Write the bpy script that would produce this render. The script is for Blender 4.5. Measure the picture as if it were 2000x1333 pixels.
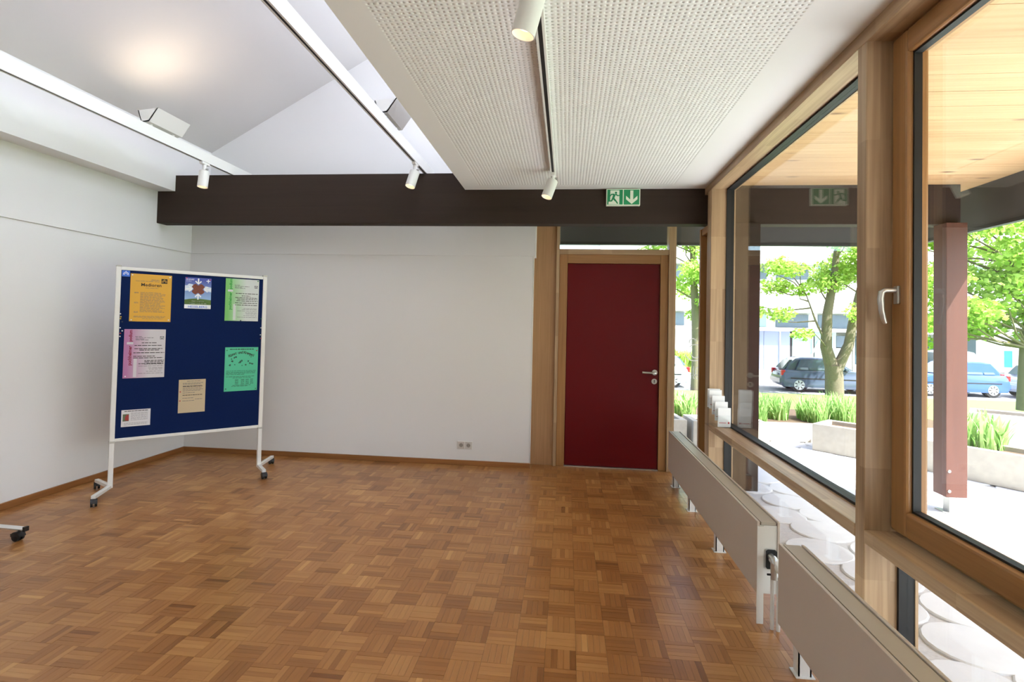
import bpy, bmesh, math, random
import numpy as np
from mathutils import Vector, Matrix, Euler
random.seed(7); RNG = np.random.default_rng(11)
S = bpy.context.scene
for o in list(bpy.data.objects): bpy.data.objects.remove(o)
C = S.collection

# ---------------------------------------------------------------- camera
cam = bpy.data.cameras.new('camera'); camo = bpy.data.objects.new('camera', cam); C.objects.link(camo)
YAW, PIT, ROL = .1038, -.0249, .0221
ex = Vector((math.cos(YAW), math.sin(YAW), 0)); ey = Vector((-math.sin(YAW), math.cos(YAW), 0)); ez = Vector((0, 0, 1))
fw = ey*math.cos(PIT) - ez*math.sin(PIT); up0 = ey*math.sin(PIT) + ez*math.cos(PIT)
rt = ex*math.cos(ROL) + up0*math.sin(ROL); up = -ex*math.sin(ROL) + up0*math.cos(ROL)
M = Matrix((rt, up, -fw)).transposed().to_4x4(); M.translation = (0, 0, 1.40)
camo.matrix_world = M
cam.sensor_fit = 'HORIZONTAL'; cam.sensor_width = 36; cam.lens = 36*1036.59/2000
cam.shift_y = -(666.5-610.25)/2000; cam.clip_start = .05; cam.clip_end = 400
S.camera = camo

# ---------------------------------------------------------------- world, sun, exposure
W = bpy.data.worlds.new('world'); S.world = W; W.use_nodes = True
nt = W.node_tree; nt.nodes.clear()
sky = nt.nodes.new('ShaderNodeTexSky'); sky.sky_type = 'NISHITA'; sky.sun_disc = False
SUN = Vector((1, -.8, 1.8)).normalized()
sky.sun_elevation = math.asin(SUN.z); sky.sun_rotation = math.atan2(SUN.x, SUN.y)
sky.air_density = 1.0; sky.dust_density = 3.0; sky.ozone_density = 1.0
bg = nt.nodes.new('ShaderNodeBackground'); bg.inputs[1].default_value = .50
wo = nt.nodes.new('ShaderNodeOutputWorld')
nt.links.new(sky.outputs[0], bg.inputs[0]); nt.links.new(bg.outputs[0], wo.inputs[0])
sl = bpy.data.lights.new('sun', 'SUN'); sl.energy = 15.0; sl.angle = .0095; sl.color = (1, .99, .975)
so = bpy.data.objects.new('sun', sl); C.objects.link(so)
so.rotation_euler = SUN.to_track_quat('Z', 'Y').to_euler()
S.view_settings.view_transform = 'Standard'; S.view_settings.look = 'None'
S.view_settings.exposure = 0.58; S.view_settings.gamma = 1; S.view_settings.use_curve_mapping = False

# ---------------------------------------------------------------- materials
def srgb(h):
    h = h.lstrip('#'); v = [int(h[i:i+2], 16)/255 for i in (0, 2, 4)]
    return tuple((c/12.92 if c <= .04045 else ((c+.055)/1.055)**2.4) for c in v) + (1,)
MATS = {}
def base(name):
    m = bpy.data.materials.new(name); m.use_nodes = True; MATS[name] = m
    t = m.node_tree; b = t.nodes['Principled BSDF']; return m, t, b
def N(t, kind, **k):
    n = t.nodes.new(kind)
    for a, v in k.items():
        if isinstance(v, (int, float, tuple, str, bool)) and hasattr(n, a): setattr(n, a, v)
    return n
def plain(name, col, rough=.5, metal=0, spec=.5, noise=.0, nscale=8, bump=0, bscale=200, coat=0):
    m, t, b = base(name); c = srgb(col) if isinstance(col, str) else col
    b.inputs['Base Color'].default_value = c; b.inputs['Roughness'].default_value = rough
    b.inputs['Metallic'].default_value = metal; b.inputs['Specular IOR Level'].default_value = spec
    b.inputs['Coat Weight'].default_value = coat
    if noise or bump:
        g = N(t, 'ShaderNodeNewGeometry')
    if noise:
        n = N(t, 'ShaderNodeTexNoise'); n.inputs['Scale'].default_value = nscale; n.inputs['Detail'].default_value = 5
        t.links.new(g.outputs['Position'], n.inputs['Vector'])
        mx = N(t, 'ShaderNodeMix'); mx.data_type = 'RGBA'
        mx.inputs[6].default_value = tuple(x*(1-noise) for x in c[:3])+(1,); mx.inputs[7].default_value = tuple(min(1, x*(1+noise)) for x in c[:3])+(1,)
        t.links.new(n.outputs['Fac'], mx.inputs[0]); t.links.new(mx.outputs[2], b.inputs['Base Color'])
    if bump:
        n2 = N(t, 'ShaderNodeTexNoise'); n2.inputs['Scale'].default_value = bscale; n2.inputs['Detail'].default_value = 3
        t.links.new(g.outputs['Position'], n2.inputs['Vector'])
        bp = N(t, 'ShaderNodeBump'); bp.inputs['Strength'].default_value = bump; bp.inputs['Distance'].default_value = .002
        t.links.new(n2.outputs['Fac'], bp.inputs['Height']); t.links.new(bp.outputs[0], b.inputs['Normal'])
    return m
def wood(name, c0, c1, axis, rough=.45, knots=0, rnd=0, freq=60, knotcol='#8a5a38', cell=0):
    """grain stretched along a world axis (0,1,2); finger-jointed lamellae when cell>0"""
    m, t, b = base(name); g = N(t, 'ShaderNodeNewGeometry')
    mp = N(t, 'ShaderNodeMapping'); sc = [freq]*3; sc[axis] = freq*.03; mp.inputs['Scale'].default_value = sc
    t.links.new(g.outputs['Position'], mp.inputs['Vector'])
    n = N(t, 'ShaderNodeTexNoise'); n.inputs['Scale'].default_value = 1; n.inputs['Detail'].default_value = 4; n.inputs['Distortion'].default_value = .6
    t.links.new(mp.outputs[0], n.inputs['Vector'])
    mp2 = N(t, 'ShaderNodeMapping'); sc = [6]*3; sc[axis] = .8; mp2.inputs['Scale'].default_value = sc
    t.links.new(g.outputs['Position'], mp2.inputs['Vector'])
    n2 = N(t, 'ShaderNodeTexNoise'); n2.inputs['Scale'].default_value = 1; n2.inputs['Detail'].default_value = 2
    t.links.new(mp2.outputs[0], n2.inputs['Vector'])
    ad = N(t, 'ShaderNodeMath', operation='MULTIPLY_ADD'); ad.inputs[1].default_value = .55
    t.links.new(n.outputs['Fac'], ad.inputs[0]); 
    h = N(t, 'ShaderNodeMath', operation='MULTIPLY'); h.inputs[1].default_value = .45
    t.links.new(n2.outputs['Fac'], h.inputs[0]); t.links.new(h.outputs[0], ad.inputs[2])
    last = ad.outputs[0]
    if cell:
        mp3 = N(t, 'ShaderNodeMapping'); sc = [22]*3; sc[axis] = 2.3; mp3.inputs['Scale'].default_value = sc
        t.links.new(g.outputs['Position'], mp3.inputs['Vector'])
        wn = N(t, 'ShaderNodeTexWhiteNoise'); fl = N(t, 'ShaderNodeVectorMath', operation='FLOOR')
        t.links.new(mp3.outputs[0], fl.inputs[0]); t.links.new(fl.outputs[0], wn.inputs['Vector'])
        a3 = N(t, 'ShaderNodeMath', operation='MULTIPLY_ADD'); a3.inputs[1].default_value = cell
        t.links.new(wn.outputs['Value'], a3.inputs[0])
        s3 = N(t, 'ShaderNodeMath', operation='SUBTRACT'); s3.inputs[1].default_value = cell/2
        t.links.new(last, s3.inputs[0]); t.links.new(s3.outputs[0], a3.inputs[2]); last = a3.outputs[0]
    if rnd:
        oi = N(t, 'ShaderNodeObjectInfo'); a2 = N(t, 'ShaderNodeMath', operation='MULTIPLY_ADD'); a2.inputs[1].default_value = rnd
        t.links.new(oi.outputs['Random'], a2.inputs[0])
        s2 = N(t, 'ShaderNodeMath', operation='SUBTRACT'); s2.inputs[1].default_value = rnd/2
        t.links.new(last, s2.inputs[0]); t.links.new(s2.outputs[0], a2.inputs[2]); last = a2.outputs[0]
    cr = N(t, 'ShaderNodeValToRGB'); e = cr.color_ramp.elements
    e[0].position = .3; e[0].color = srgb(c0); e[1].position = .72; e[1].color = srgb(c1)
    t.links.new(last, cr.inputs[0]); out = cr.outputs[0]
    if knots:
        mk = N(t, 'ShaderNodeMapping'); sc = [7.5]*3; sc[axis] = 2.2; mk.inputs['Scale'].default_value = sc
        t.links.new(g.outputs['Position'], mk.inputs['Vector'])
        vo = N(t, 'ShaderNodeTexVoronoi'); vo.inputs['Scale'].default_value = 1; t.links.new(mk.outputs[0], vo.inputs['Vector'])
        r2 = N(t, 'ShaderNodeValToRGB'); e2 = r2.color_ramp.elements
        e2[0].position = .05; e2[0].color = (knots,)*3+(1,); e2[1].position = .17; e2[1].color = (0, 0, 0, 1)
        t.links.new(vo.outputs['Distance'], r2.inputs[0])
        mx = N(t, 'ShaderNodeMix'); mx.data_type = 'RGBA'; mx.inputs[7].default_value = srgb(knotcol)
        t.links.new(r2.outputs[0], mx.inputs[0]); t.links.new(out, mx.inputs[6]); out = mx.outputs[2]
    t.links.new(out, b.inputs['Base Color']); b.inputs['Roughness'].default_value = rough
    bp = N(t, 'ShaderNodeBump'); bp.inputs['Strength'].default_value = .12; bp.inputs['Distance'].default_value = .001
    t.links.new(n.outputs['Fac'], bp.inputs['Height']); t.links.new(bp.outputs[0], b.inputs['Normal'])
    return m
def emit(name, col, strength):
    m, t, b = base(name); b.inputs['Base Color'].default_value = (.8, .8, .8, 1)
    b.inputs['Emission Color'].default_value = srgb(col); b.inputs['Emission Strength'].default_value = strength; return m

plaster = plain('plaster', '#e8e6e4', .85, bump=.25, bscale=260, spec=.2)
plaster_up = plain('plaster_slope_shade', '#dcd9d6', .9, bump=.15, bscale=200, spec=.2)  # greyer than the wall plaster: the slope's shade is put into its colour
perfm = plain('perforated_board', '#ebe9e5', .85, spec=.2)
felt = plain('dark_felt', '#7d6e62', .95, spec=.1)
beamm = wood('dark_brown_paint', '#281a11', '#33241a', 0, rough=.82, freq=30)
colm = wood('red_brown_paint', '#4c2a20', '#5f372b', 2, rough=.55, freq=30)
oakx, oaky, oakz = [wood('oak_'+'xyz'[a], '#97795a', '#c6a985', a, rough=.42, freq=55, cell=.22) for a in range(3)]
orx, ory, orz = [wood('lacquered_pine_'+'xyz'[a], '#8c6138', '#b28451', a, rough=.38, freq=45) for a in range(3)]
skirt = wood('skirting_oak_x', '#7c4f28', '#a06b3b', 0, rough=.4, freq=50); skirty = wood('skirting_oak_y', '#7c4f28', '#a06b3b', 1, rough=.4, freq=50)
pinem = wood('pine_board', '#b98f60', '#d6b384', 0, rough=.6, knots=1.0, rnd=.16, freq=40, knotcol='#5a331f')
redm = plain('red_laminate', '#640c12', .38, noise=.05, nscale=20, spec=.22)
whitemet = plain('white_enamel', '#e8e6e0', .35); greymet = plain('aluminium', '#b9b7b0', .4, metal=.6)
steel = plain('brushed_steel', '#c9c7c2', .32, metal=.85)
radm = plain('radiator_enamel', '#cfc3b6', .42); radtop = plain('radiator_grille_enamel', '#bdb5a6', .45)
rubber = plain('black_rubber', '#17181a', .55); blackm = plain('black_plastic', '#202022', .45)
fasc = plain('anthracite_metal', '#4b4b4e', .6, noise=.06, nscale=3)
bluefelt = plain('blue_felt', '#15254f', .95, noise=.1, nscale=90, spec=.05, bump=.4, bscale=900)
concrete = plain('concrete', '#a9a297', .9, noise=.18, nscale=14, bump=.4, bscale=60)
paverm = plain('paver_stone', '#cfd1d4', .85, noise=.10, nscale=9, bump=.3, bscale=60)
gravel = plain('gravel_joint', '#b9b9ba', .95, noise=.3, nscale=60, bump=.5, bscale=120)
lawnm = plain('lawn_grass', '#6f9a45', .95, noise=.3, nscale=12, bump=.6, bscale=40)
asph = plain('asphalt', '#9a989a', .9, noise=.08, nscale=6)
soilm = plain('soil', '#5b4a3a', .95, noise=.3, nscale=20)
bark = plain('bark', '#6f6455', .9, noise=.35, nscale=25, bump=.8, bscale=30)
def glassmat(name, tint=(1, 1, 1)):
    m, t, b = base(name); t.nodes.remove(b); out = t.nodes['Material Output']
    g = N(t, 'ShaderNodeNewGeometry'); mr = N(t, 'ShaderNodeMapRange'); mr.inputs['To Min'].default_value = 1.5; mr.inputs['To Max'].default_value = 1/1.5
    t.links.new(g.outputs['Backfacing'], mr.inputs['Value'])
    fr = N(t, 'ShaderNodeFresnel'); t.links.new(mr.outputs[0], fr.inputs['IOR'])
    tr = N(t, 'ShaderNodeBsdfTransparent'); tr.inputs[0].default_value = tint+(1,)
    gl = N(t, 'ShaderNodeBsdfGlossy'); gl.inputs['Roughness'].default_value = 0
    mx = N(t, 'ShaderNodeMixShader'); t.links.new(fr.outputs[0], mx.inputs[0]); t.links.new(tr.outputs[0], mx.inputs[1]); t.links.new(gl.outputs[0], mx.inputs[2])
    t.links.new(mx.outputs[0], out.inputs[0]); return m
glass = glassmat('window_glass', (.96, .98, .97))
def leafmat(name, c0, c1, trans=.5):
    m, t, b = base(name); t.nodes.remove(b); out = t.nodes['Material Output']
    at = N(t, 'ShaderNodeAttribute'); at.attribute_name = 'tone'
    cr = N(t, 'ShaderNodeValToRGB'); cr.color_ramp.elements[0].color = srgb(c0); cr.color_ramp.elements[1].color = srgb(c1)
    t.links.new(at.outputs['Fac'], cr.inputs[0])
    d = N(t, 'ShaderNodeBsdfDiffuse'); tl = N(t, 'ShaderNodeBsdfTranslucent')
    t.links.new(cr.outputs[0], d.inputs[0]); t.links.new(cr.outputs[0], tl.inputs[0])
    mx = N(t, 'ShaderNodeMixShader'); mx.inputs[0].default_value = trans
    t.links.new(d.outputs[0], mx.inputs[1]); t.links.new(tl.outputs[0], mx.inputs[2]); t.links.new(mx.outputs[0], out.inputs[0]); return m
leafA = leafmat('maple_leaf', '#86ad42', '#cfe286'); leafB = leafmat('bed_leaf', '#6ea04e', '#cfe6a0', .4)
opal = base('opal_glazing')[0]
def _opal():
    t = opal.node_tree; t.nodes.remove(t.nodes['Principled BSDF'])
    a = N(t, 'ShaderNodeBsdfTranslucent'); a.inputs[0].default_value = (.84, .87, .93, 1)
    d = N(t, 'ShaderNodeBsdfDiffuse'); d.inputs[0].default_value = (.8, .8, .8, 1)
    mx = N(t, 'ShaderNodeMixShader'); mx.inputs[0].default_value = .2
    t.links.new(a.outputs[0], mx.inputs[1]); t.links.new(d.outputs[0], mx.inputs[2]); t.links.new(mx.outputs[0], t.nodes['Material Output'].inputs[0])
_opal()
def parquetmat():
    m, t, b = base('oak_parquet'); g = N(t, 'ShaderNodeNewGeometry')
    at = N(t, 'ShaderNodeAttribute'); at.attribute_name = 'tone'; ad = N(t, 'ShaderNodeAttribute'); ad.attribute_name = 'grain_dir'
    oi = N(t, 'ShaderNodeObjectInfo')
    ns = []
    for ax in (0, 1):
        mp = N(t, 'ShaderNodeMapping'); sc = [120, 120, 120]; sc[ax] = 7; mp.inputs['Scale'].default_value = sc
        t.links.new(g.outputs['Position'], mp.inputs['Vector'])
        n = N(t, 'ShaderNodeTexNoise'); n.inputs['Scale'].default_value = 1; n.inputs['Detail'].default_value = 3
        t.links.new(mp.outputs[0], n.inputs['Vector']); ns.append(n)
    mx = N(t, 'ShaderNodeMix'); mx.data_type = 'FLOAT'
    t.links.new(ad.outputs['Fac'], mx.inputs[0]); t.links.new(ns[0].outputs['Fac'], mx.inputs[2]); t.links.new(ns[1].outputs['Fac'], mx.inputs[3])
    a1 = N(t, 'ShaderNodeMath', operation='MULTIPLY_ADD'); a1.inputs[1].default_value = .3
    t.links.new(mx.outputs[0], a1.inputs[0]); s1 = N(t, 'ShaderNodeMath', operation='SUBTRACT'); s1.inputs[1].default_value = .15
    t.links.new(at.outputs['Fac'], s1.inputs[0]); t.links.new(s1.outputs[0], a1.inputs[2])
    a2 = N(t, 'ShaderNodeMath', operation='MULTIPLY_ADD'); a2.inputs[1].default_value = .16
    s2 = N(t, 'ShaderNodeMath', operation='SUBTRACT'); s2.inputs[1].default_value = .08
    t.links.new(a1.outputs[0], s2.inputs[0]); t.links.new(oi.outputs['Random'], a2.inputs[0]); t.links.new(s2.outputs[0], a2.inputs[2])
    cr = N(t, 'ShaderNodeValToRGB'); e = cr.color_ramp.elements
    e[0].position = 0; e[0].color = srgb('#774a25'); e[1].position = 1; e[1].color = srgb('#c7955c')
    k = e.new(.45); k.color = srgb('#a16d3c')
    t.links.new(a2.outputs[0], cr.inputs[0]); t.links.new(cr.outputs[0], b.inputs['Base Color'])
    b.inputs['Roughness'].default_value = .29; b.inputs['Specular IOR Level'].default_value = .45
    bp = N(t, 'ShaderNodeBump'); bp.inputs['Strength'].default_value = .08; bp.inputs['Distance'].default_value = .001
    t.links.new(mx.outputs[0], bp.inputs['Height']); t.links.new(bp.outputs[0], b.inputs['Normal'])
    return m
parq = parquetmat()

# ---------------------------------------------------------------- geometry helpers
class MB:
    """collects geometry for ONE mesh object"""
    def __init__(s): s.v = []; s.f = []; s.t = []
    def add(s, v, f, tone=None):
        n = len(s.v); s.v += [tuple(x) for x in v]; s.f += [tuple(i+n for i in q) for q in f]
        if tone is not None: s.t += [tone]*len(f)
        return s
    def box(s, lo, hi, tone=None):
        x0, y0, z0 = lo; x1, y1, z1 = hi
        return s.add([(x0,y0,z0),(x1,y0,z0),(x1,y1,z0),(x0,y1,z0),(x0,y0,z1),(x1,y0,z1),(x1,y1,z1),(x0,y1,z1)],
                     [(3,2,1,0),(4,5,6,7),(0,1,5,4),(1,2,6,5),(2,3,7,6),(3,0,4,7)], tone)
    def tube(s, pts, rad, n=10, cap=True):
        pts = [Vector(p) for p in pts]; rad = rad if isinstance(rad, (list, tuple)) else [rad]*len(pts)
        V = []; F = []; ref = None
        for i, p in enumerate(pts):
            d = (pts[min(i+1, len(pts)-1)] - pts[max(i-1, 0)]).normalized()
            if ref is None: ref = d.cross(Vector((0, 0, 1)) if abs(d.z) < .9 else Vector((1, 0, 0))).normalized()
            a = (ref - d*ref.dot(d)).normalized(); bb = d.cross(a).normalized(); ref = a
            for k in range(n):
                an = 2*math.pi*k/n; V.append(p + a*math.cos(an)*rad[i] + bb*math.sin(an)*rad[i])
        for i in range(len(pts)-1):
            for k in range(n): F.append((i*n+k, i*n+(k+1) % n, (i+1)*n+(k+1) % n, (i+1)*n+k))
        if cap: F.append(tuple(reversed(range(n)))); F.append(tuple((len(pts)-1)*n+k for k in range(n)))
        return s.add(V, F)
    def cyl(s, a, b, r, n=16): return s.tube([a, b], r, n)
    def prism(s, poly, axis, lo, hi):
        """poly: 2D points in the two other axes (cyclic order), extruded along axis"""
        def P(u, w, h): q = [u, w]; q.insert(axis, h); return tuple(q)
        n = len(poly); V = [P(u, w, lo) for u, w in poly] + [P(u, w, hi) for u, w in poly]
        F = [tuple(reversed(range(n))), tuple(range(n, 2*n))] + [(i, (i+1) % n, n+(i+1) % n, n+i) for i in range(n)]
        return s.add(V, F)
    def build(s, name, mat, parent=None, bevel=0, smooth=False, local=False, recalc=True, seg=2):
        me = bpy.data.meshes.new(name); me.from_pydata(s.v, [], s.f)
        if s.t and len(s.t) == len(s.f):
            a = me.attributes.new('tone', 'FLOAT', 'FACE'); a.data.foreach_set('value', s.t)
        if recalc or bevel:
            bm = bmesh.new(); bm.from_mesh(me)
            if recalc: bmesh.ops.recalc_face_normals(bm, faces=bm.faces)
            if bevel: bmesh.ops.bevel(bm, geom=[e for e in bm.edges if e.calc_face_angle(0) > .5], offset=bevel, segments=seg, affect='EDGES', clamp_overlap=True, profile=.5)
            bm.to_mesh(me); bm.free()
        me.materials.append(mat)
        if smooth:
            me.polygons.foreach_set('use_smooth', [True]*len(me.polygons)); me.set_sharp_from_angle(angle=.7)
        o = bpy.data.objects.new(name, me); C.objects.link(o)
        if parent is not None:
            o.parent = parent
            if not local: o.matrix_parent_inverse = parent_matrix(parent).inverted()
        return o
def parent_matrix(p):
    m = Matrix.LocRotScale(p.location, p.rotation_euler, p.scale)
    if p.parent is not None: m = parent_matrix(p.parent) @ p.matrix_parent_inverse @ m
    return m
def empty(name, loc=(0, 0, 0), rz=0, label=None, cat=None, group=None, kind=None):
    o = bpy.data.objects.new(name, None); o.empty_display_size = .1; C.objects.link(o); o.location = loc; o.rotation_euler = (0, 0, rz)
    return tag(o, label, cat, group, kind)
def tag(o, label=None, cat=None, group=None, kind=None):
    if label: o['label'] = label
    if cat: o['category'] = cat
    if group: o['group'] = group
    if kind: o['kind'] = kind
    return o
def B(name, lo, hi, mat, parent=None, bevel=0, **k): return MB().box(lo, hi).build(name, mat, parent, bevel=bevel, **k)
def struct(o): o['kind'] = 'structure'; return o
def disc(c, r, n, axis='y', h=.002):
    c = Vector(c); d = Vector({'x': (1, 0, 0), 'y': (0, 1, 0), 'z': (0, 0, 1)}[axis]); return MB().cyl(c-d*h/2, c+d*h/2, r, n)

# ---------------------------------------------------------------- key dimensions (metres)
XL, YB, YD, YR = -3.995, 5.246, 5.40, -4.6      # left wall, back wall, door wall, rear wall
XI, XG, XO = 1.1755, 1.325, 1.365                # window posts: inner face, glass, outer face
ZS = 2.63                                       # flat ceiling
XS = -.95                                       # its left edge
YBM, YBK, ZB0, ZB1 = 4.746, 4.88, 2.32, 2.784   # beam
GZ = -.05                                       # terrace level

# ================================================================= STRUCTURE
# ---- floor with parquet blocks
floor = struct(B('floor', (XL-.1, YR, -.12), (XO, YD+.06, -.012), plain('screed', '#5a3d22', .9)))
floor['label'] = 'oak mosaic parquet floor laid in basket weave squares'
Q = .131; GX, GY = -.066, 2.348
def stave_block(i, j, rng, zr=.0007):
    """five staves of one square; returns verts, faces, tones, dirs"""
    x0 = GX + i*Q; y0 = GY + j*Q; d = (i+j) % 2
    V = []; F = []; T = []; bt = .46+.11*rng.standard_normal()
    w = Q/5; g = .0004
    for k in range(5):
        a0, a1 = k*w+g, (k+1)*w-g; b0, b1 = g*1.2, Q-g*1.2; z = -zr*rng.random()
        r = (b0, b1, a0, a1) if d == 0 else (a0, a1, b0, b1)
        n = len(V); X0, X1, Y0, Y1 = r
        V += [(X0, Y0, z), (X1, Y0, z), (X1, Y1, z), (X0, Y1, z), (X0, Y0, -.011), (X1, Y0, -.011), (X1, Y1, -.011), (X0, Y1, -.011)]
        F += [(n, n+1, n+2, n+3), (n, n+4, n+5, n+1), (n+1, n+5, n+6, n+2), (n+2, n+6, n+7, n+3), (n+3, n+7, n+4, n)]
        tn = float(np.clip(bt + .06*rng.standard_normal() + (rng.choice((-.24, .26)) if rng.random() < .13 else 0), 0, 1)); T += [tn]*5
    return x0, y0, d, V, F, T
def attr_mesh(name, V, F, T, D):
    me = bpy.data.meshes.new(name); me.from_pydata(V, [], F)
    a = me.attributes.new('tone', 'FLOAT', 'FACE'); a.data.foreach_set('value', T)
    a = me.attributes.new('grain_dir', 'FLOAT', 'FACE'); a.data.foreach_set('value', D)
    me.materials.append(parq); return me
i0, i1 = math.floor((XL-GX)/Q), math.ceil((XI+.12-GX)/Q); j0, j1 = math.floor((YR-GY)/Q), math.ceil((YD-GY)/Q)
cells = [(i, j) for i in range(i0, i1) for j in range(j0, j1)]
def blocked(i, j): return False
vis = []
for (i, j) in cells:                               # the 300 blocks that stand largest in the photograph
    x, y = GX+(i+.5)*Q, GY+(j+.5)*Q
    if y < 1.85 or x > .9: continue
    if abs(x) < 1.0*y: vis.append((math.hypot(x, y), i, j))
vis.sort(); near = {(i, j) for _, i, j in vis[:300]}
protos = {0: [], 1: []}
prng = np.random.default_rng(5)
for d in (0, 1):
    for k in range(14):
        _, _, _, V, F, T = stave_block(0, d, prng); protos[d].append(attr_mesh('parquet_block', V, F, T, [float(d)]*len(F)))
SV, SF, ST, SD = [], [], [], []
for (i, j) in cells:
    x0, y0, d = GX+i*Q, GY+j*Q, (i+j) % 2
    if (i, j) in near:
        o = bpy.data.objects.new('parquet_block', random.choice(protos[d])); o.location = (x0, y0, 0); C.objects.link(o); o.parent = floor
    else:
        _, _, _, V, F, T = stave_block(i, j, prng); n = len(SV)
        SV += [(x0+a, y0+b, c) for a, b, c in V]; SF += [tuple(q+n for q in f) for f in F]; ST += T; SD += [float(d)]*len(F)
o = bpy.data.objects.new('parquet_blocks', attr_mesh('parquet_blocks', SV, SF, ST, SD)); C.objects.link(o); o.parent = floor; o['kind'] = 'stuff'

# ---- left wall, bulkhead, back wall
wl = struct(empty('wall_left', (XL, 0, 0))); wl['label'] = 'white plastered left wall with a shallow ledge line'
B('lower_wall', (XL-.2, YR, 0), (XL, YB, 2.09), plaster, wl)
B('upper_wall', (XL-.2, YR, 2.0905), (XL+.012, YB, 3.4), plaster, wl)
bk = struct(empty('ceiling_bulkhead', (XL, 0, 2.628))); bk['label'] = 'white boxed bulkhead running along the top of the left wall'
B('casing', (XL+.012, YR, 2.628), (-3.80, YBM-.001, 3.3), plaster, bk)
B('end_casing', (XL+.012, YBM-.001, 2.786), (-3.80, YB, 3.3), plaster, bk)
wb = struct(empty('wall_back', (-2.2, YB, 0))); wb['label'] = 'white plastered back wall and gable beside the red door'
B('lower_wall', (XL, YB, 0), (-.345, YB+.2, 2.09), plaster, wb)
B('upper_wall', (XL, YB-.012, 2.0905), (-.325, YB+.2, 2.5), plaster, wb)
MB().prism([(XL-.1, 2.5), (XL-.1, 3.25), (-3.8, 3.30), (XS+.05, 4.95), (XS+.05, 2.5)], 1, YB, YB+.2).build('gable', plaster, wb)
struct(B('baseboard_back', (XL, YB-.016, 0), (-.335, YB, .05), skirt, bevel=.003))
struct(B('baseboard_left', (XL, YR, 0), (XL+.016, YB, .05), skirty, bevel=.003))
# ---- sloping ceiling, clerestory, flat perforated ceiling
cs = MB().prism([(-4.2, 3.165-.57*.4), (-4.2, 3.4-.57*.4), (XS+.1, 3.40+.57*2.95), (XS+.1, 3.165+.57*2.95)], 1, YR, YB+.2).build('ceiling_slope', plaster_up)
struct(cs); cs['label'] = 'white sloping ceiling rising from the left bulkhead'
wc = struct(empty('window_clerestory', (XS, 0, 2.63))); wc['label'] = 'opal clerestory glazing above the flat ceiling'
B('upstand', (XS, YR, ZS+.001), (XS+.1, YB+.2, 3.05), plaster, wc)
for k in range(6):
    ya = YR + k*(YB-YR)/6
    B('opal_pane', (XS+.03, ya+.04, 3.05), (XS+.05, ya+(YB-YR)/6-.04, 4.86), opal, wc)
    B('mullion', (XS, ya-.04, 3.05), (XS+.1, ya+.04, 4.86), whitemet, wc)
ce = struct(empty('ceiling', (0, 0, ZS))); ce['label'] = 'flat white ceiling with a perforated acoustic field'
PX0, PX1, PY0, PY1, PP = -.803, .891, .6, 4.59, .0235
nx = round((PX1-PX0)/PP); ny = round((PY1-PY0)/PP)
def perforated():
    r = .0037; K = 8; ang = np.arange(K)*2*np.pi/K + np.pi/8
    sq = np.array([(PP/2*np.clip(math.cos(a)*1.5, -1, 1), PP/2*np.clip(math.sin(a)*1.5, -1, 1)) for a in ang])
    hole = np.stack([r*np.cos(ang), r*np.sin(ang)], 1)
    # outer octagon clipped to the square cell: corners are shared by pairs of points
    corner = np.array([(PP/2, PP/2*.42), (PP/2*.42, PP/2), (-PP/2*.42, PP/2), (-PP/2, PP/2*.42), (-PP/2, -PP/2*.42), (-PP/2*.42, -PP/2), (PP/2*.42, -PP/2), (PP/2, -PP/2*.42)])
    cor = np.array([(PP/2, PP/2), (-PP/2, PP/2), (-PP/2, -PP/2), (PP/2, -PP/2)])
    loc = np.concatenate([np.c_[corner, np.zeros(8)], np.c_[cor, np.zeros(4)], np.c_[hole, np.zeros(8)], np.c_[hole, np.full(8, .012)]])
    f = []
    for k in range(8):
        a, b = k, (k+1) % 8
        f.append((a, b, 12+b, 12+a))
        f.append((12+a, 12+b, 20+b, 20+a))
    tri = [(0, 8, 1), (2, 9, 3), (4, 10, 5), (6, 11, 7)]
    xs = PX0 + (np.arange(nx)+.5)*(PX1-PX0)/nx; ys = PY0+(np.arange(ny)+.5)*(PY1-PY0)/ny
    gx, gy = np.meshgrid(xs, ys); cen = np.c_[gx.ravel(), gy.ravel(), np.full(gx.size, ZS)]
    sx = (PX1-PX0)/nx/PP; sy = (PY1-PY0)/ny/PP; loc = loc*np.array([sx, sy, 1])
    n = cen.shape[0]; V = (cen[:, None, :]+loc[None]).reshape(-1, 3)
    quads = np.array(f); off = (np.arange(n)*28)[:, None, None]
    q = (quads[None]+off).reshape(-1, 4); tr = (np.array(tri)[None]+off).reshape(-1, 3)
    me = bpy.data.meshes.new('perforated_panel')
    me.vertices.add(len(V)); me.vertices.foreach_set('co', V.ravel())
    nl = q.size+tr.size; me.loops.add(nl); me.loops.foreach_set('vertex_index', np.concatenate([q.ravel(), tr.ravel()]))
    npoly = len(q)+len(tr); me.polygons.add(npoly)
    st = np.concatenate([np.arange(len(q))*4, len(q)*4+np.arange(len(tr))*3]); me.polygons.foreach_set('loop_start', st)
    me.update(calc_edges=True); me.validate(); me.materials.append(perfm)
    o = bpy.data.objects.new('perforated_panel', me); C.objects.link(o); o.parent = ce; o.matrix_parent_inverse = Matrix.Translation((0, 0, -ZS)); o['kind'] = 'stuff'
perforated()
B('acoustic_felt', (PX0-.01, PY0-.01, ZS+.012), (PX1+.01, PY1+.01, ZS+.03), felt, ce)
B('border', (XS, YR, ZS), (PX0, YBM, ZS+.05), perfm, ce)
B('border', (PX1, YR, ZS), (XI+.05, YBM, ZS+.05), perfm, ce)
B('border', (PX0, PY1, ZS), (PX1, YBM, ZS+.05), perfm, ce)
B('border', (PX0, YR, ZS), (PX1, PY0, ZS+.05), perfm, ce)
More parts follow.
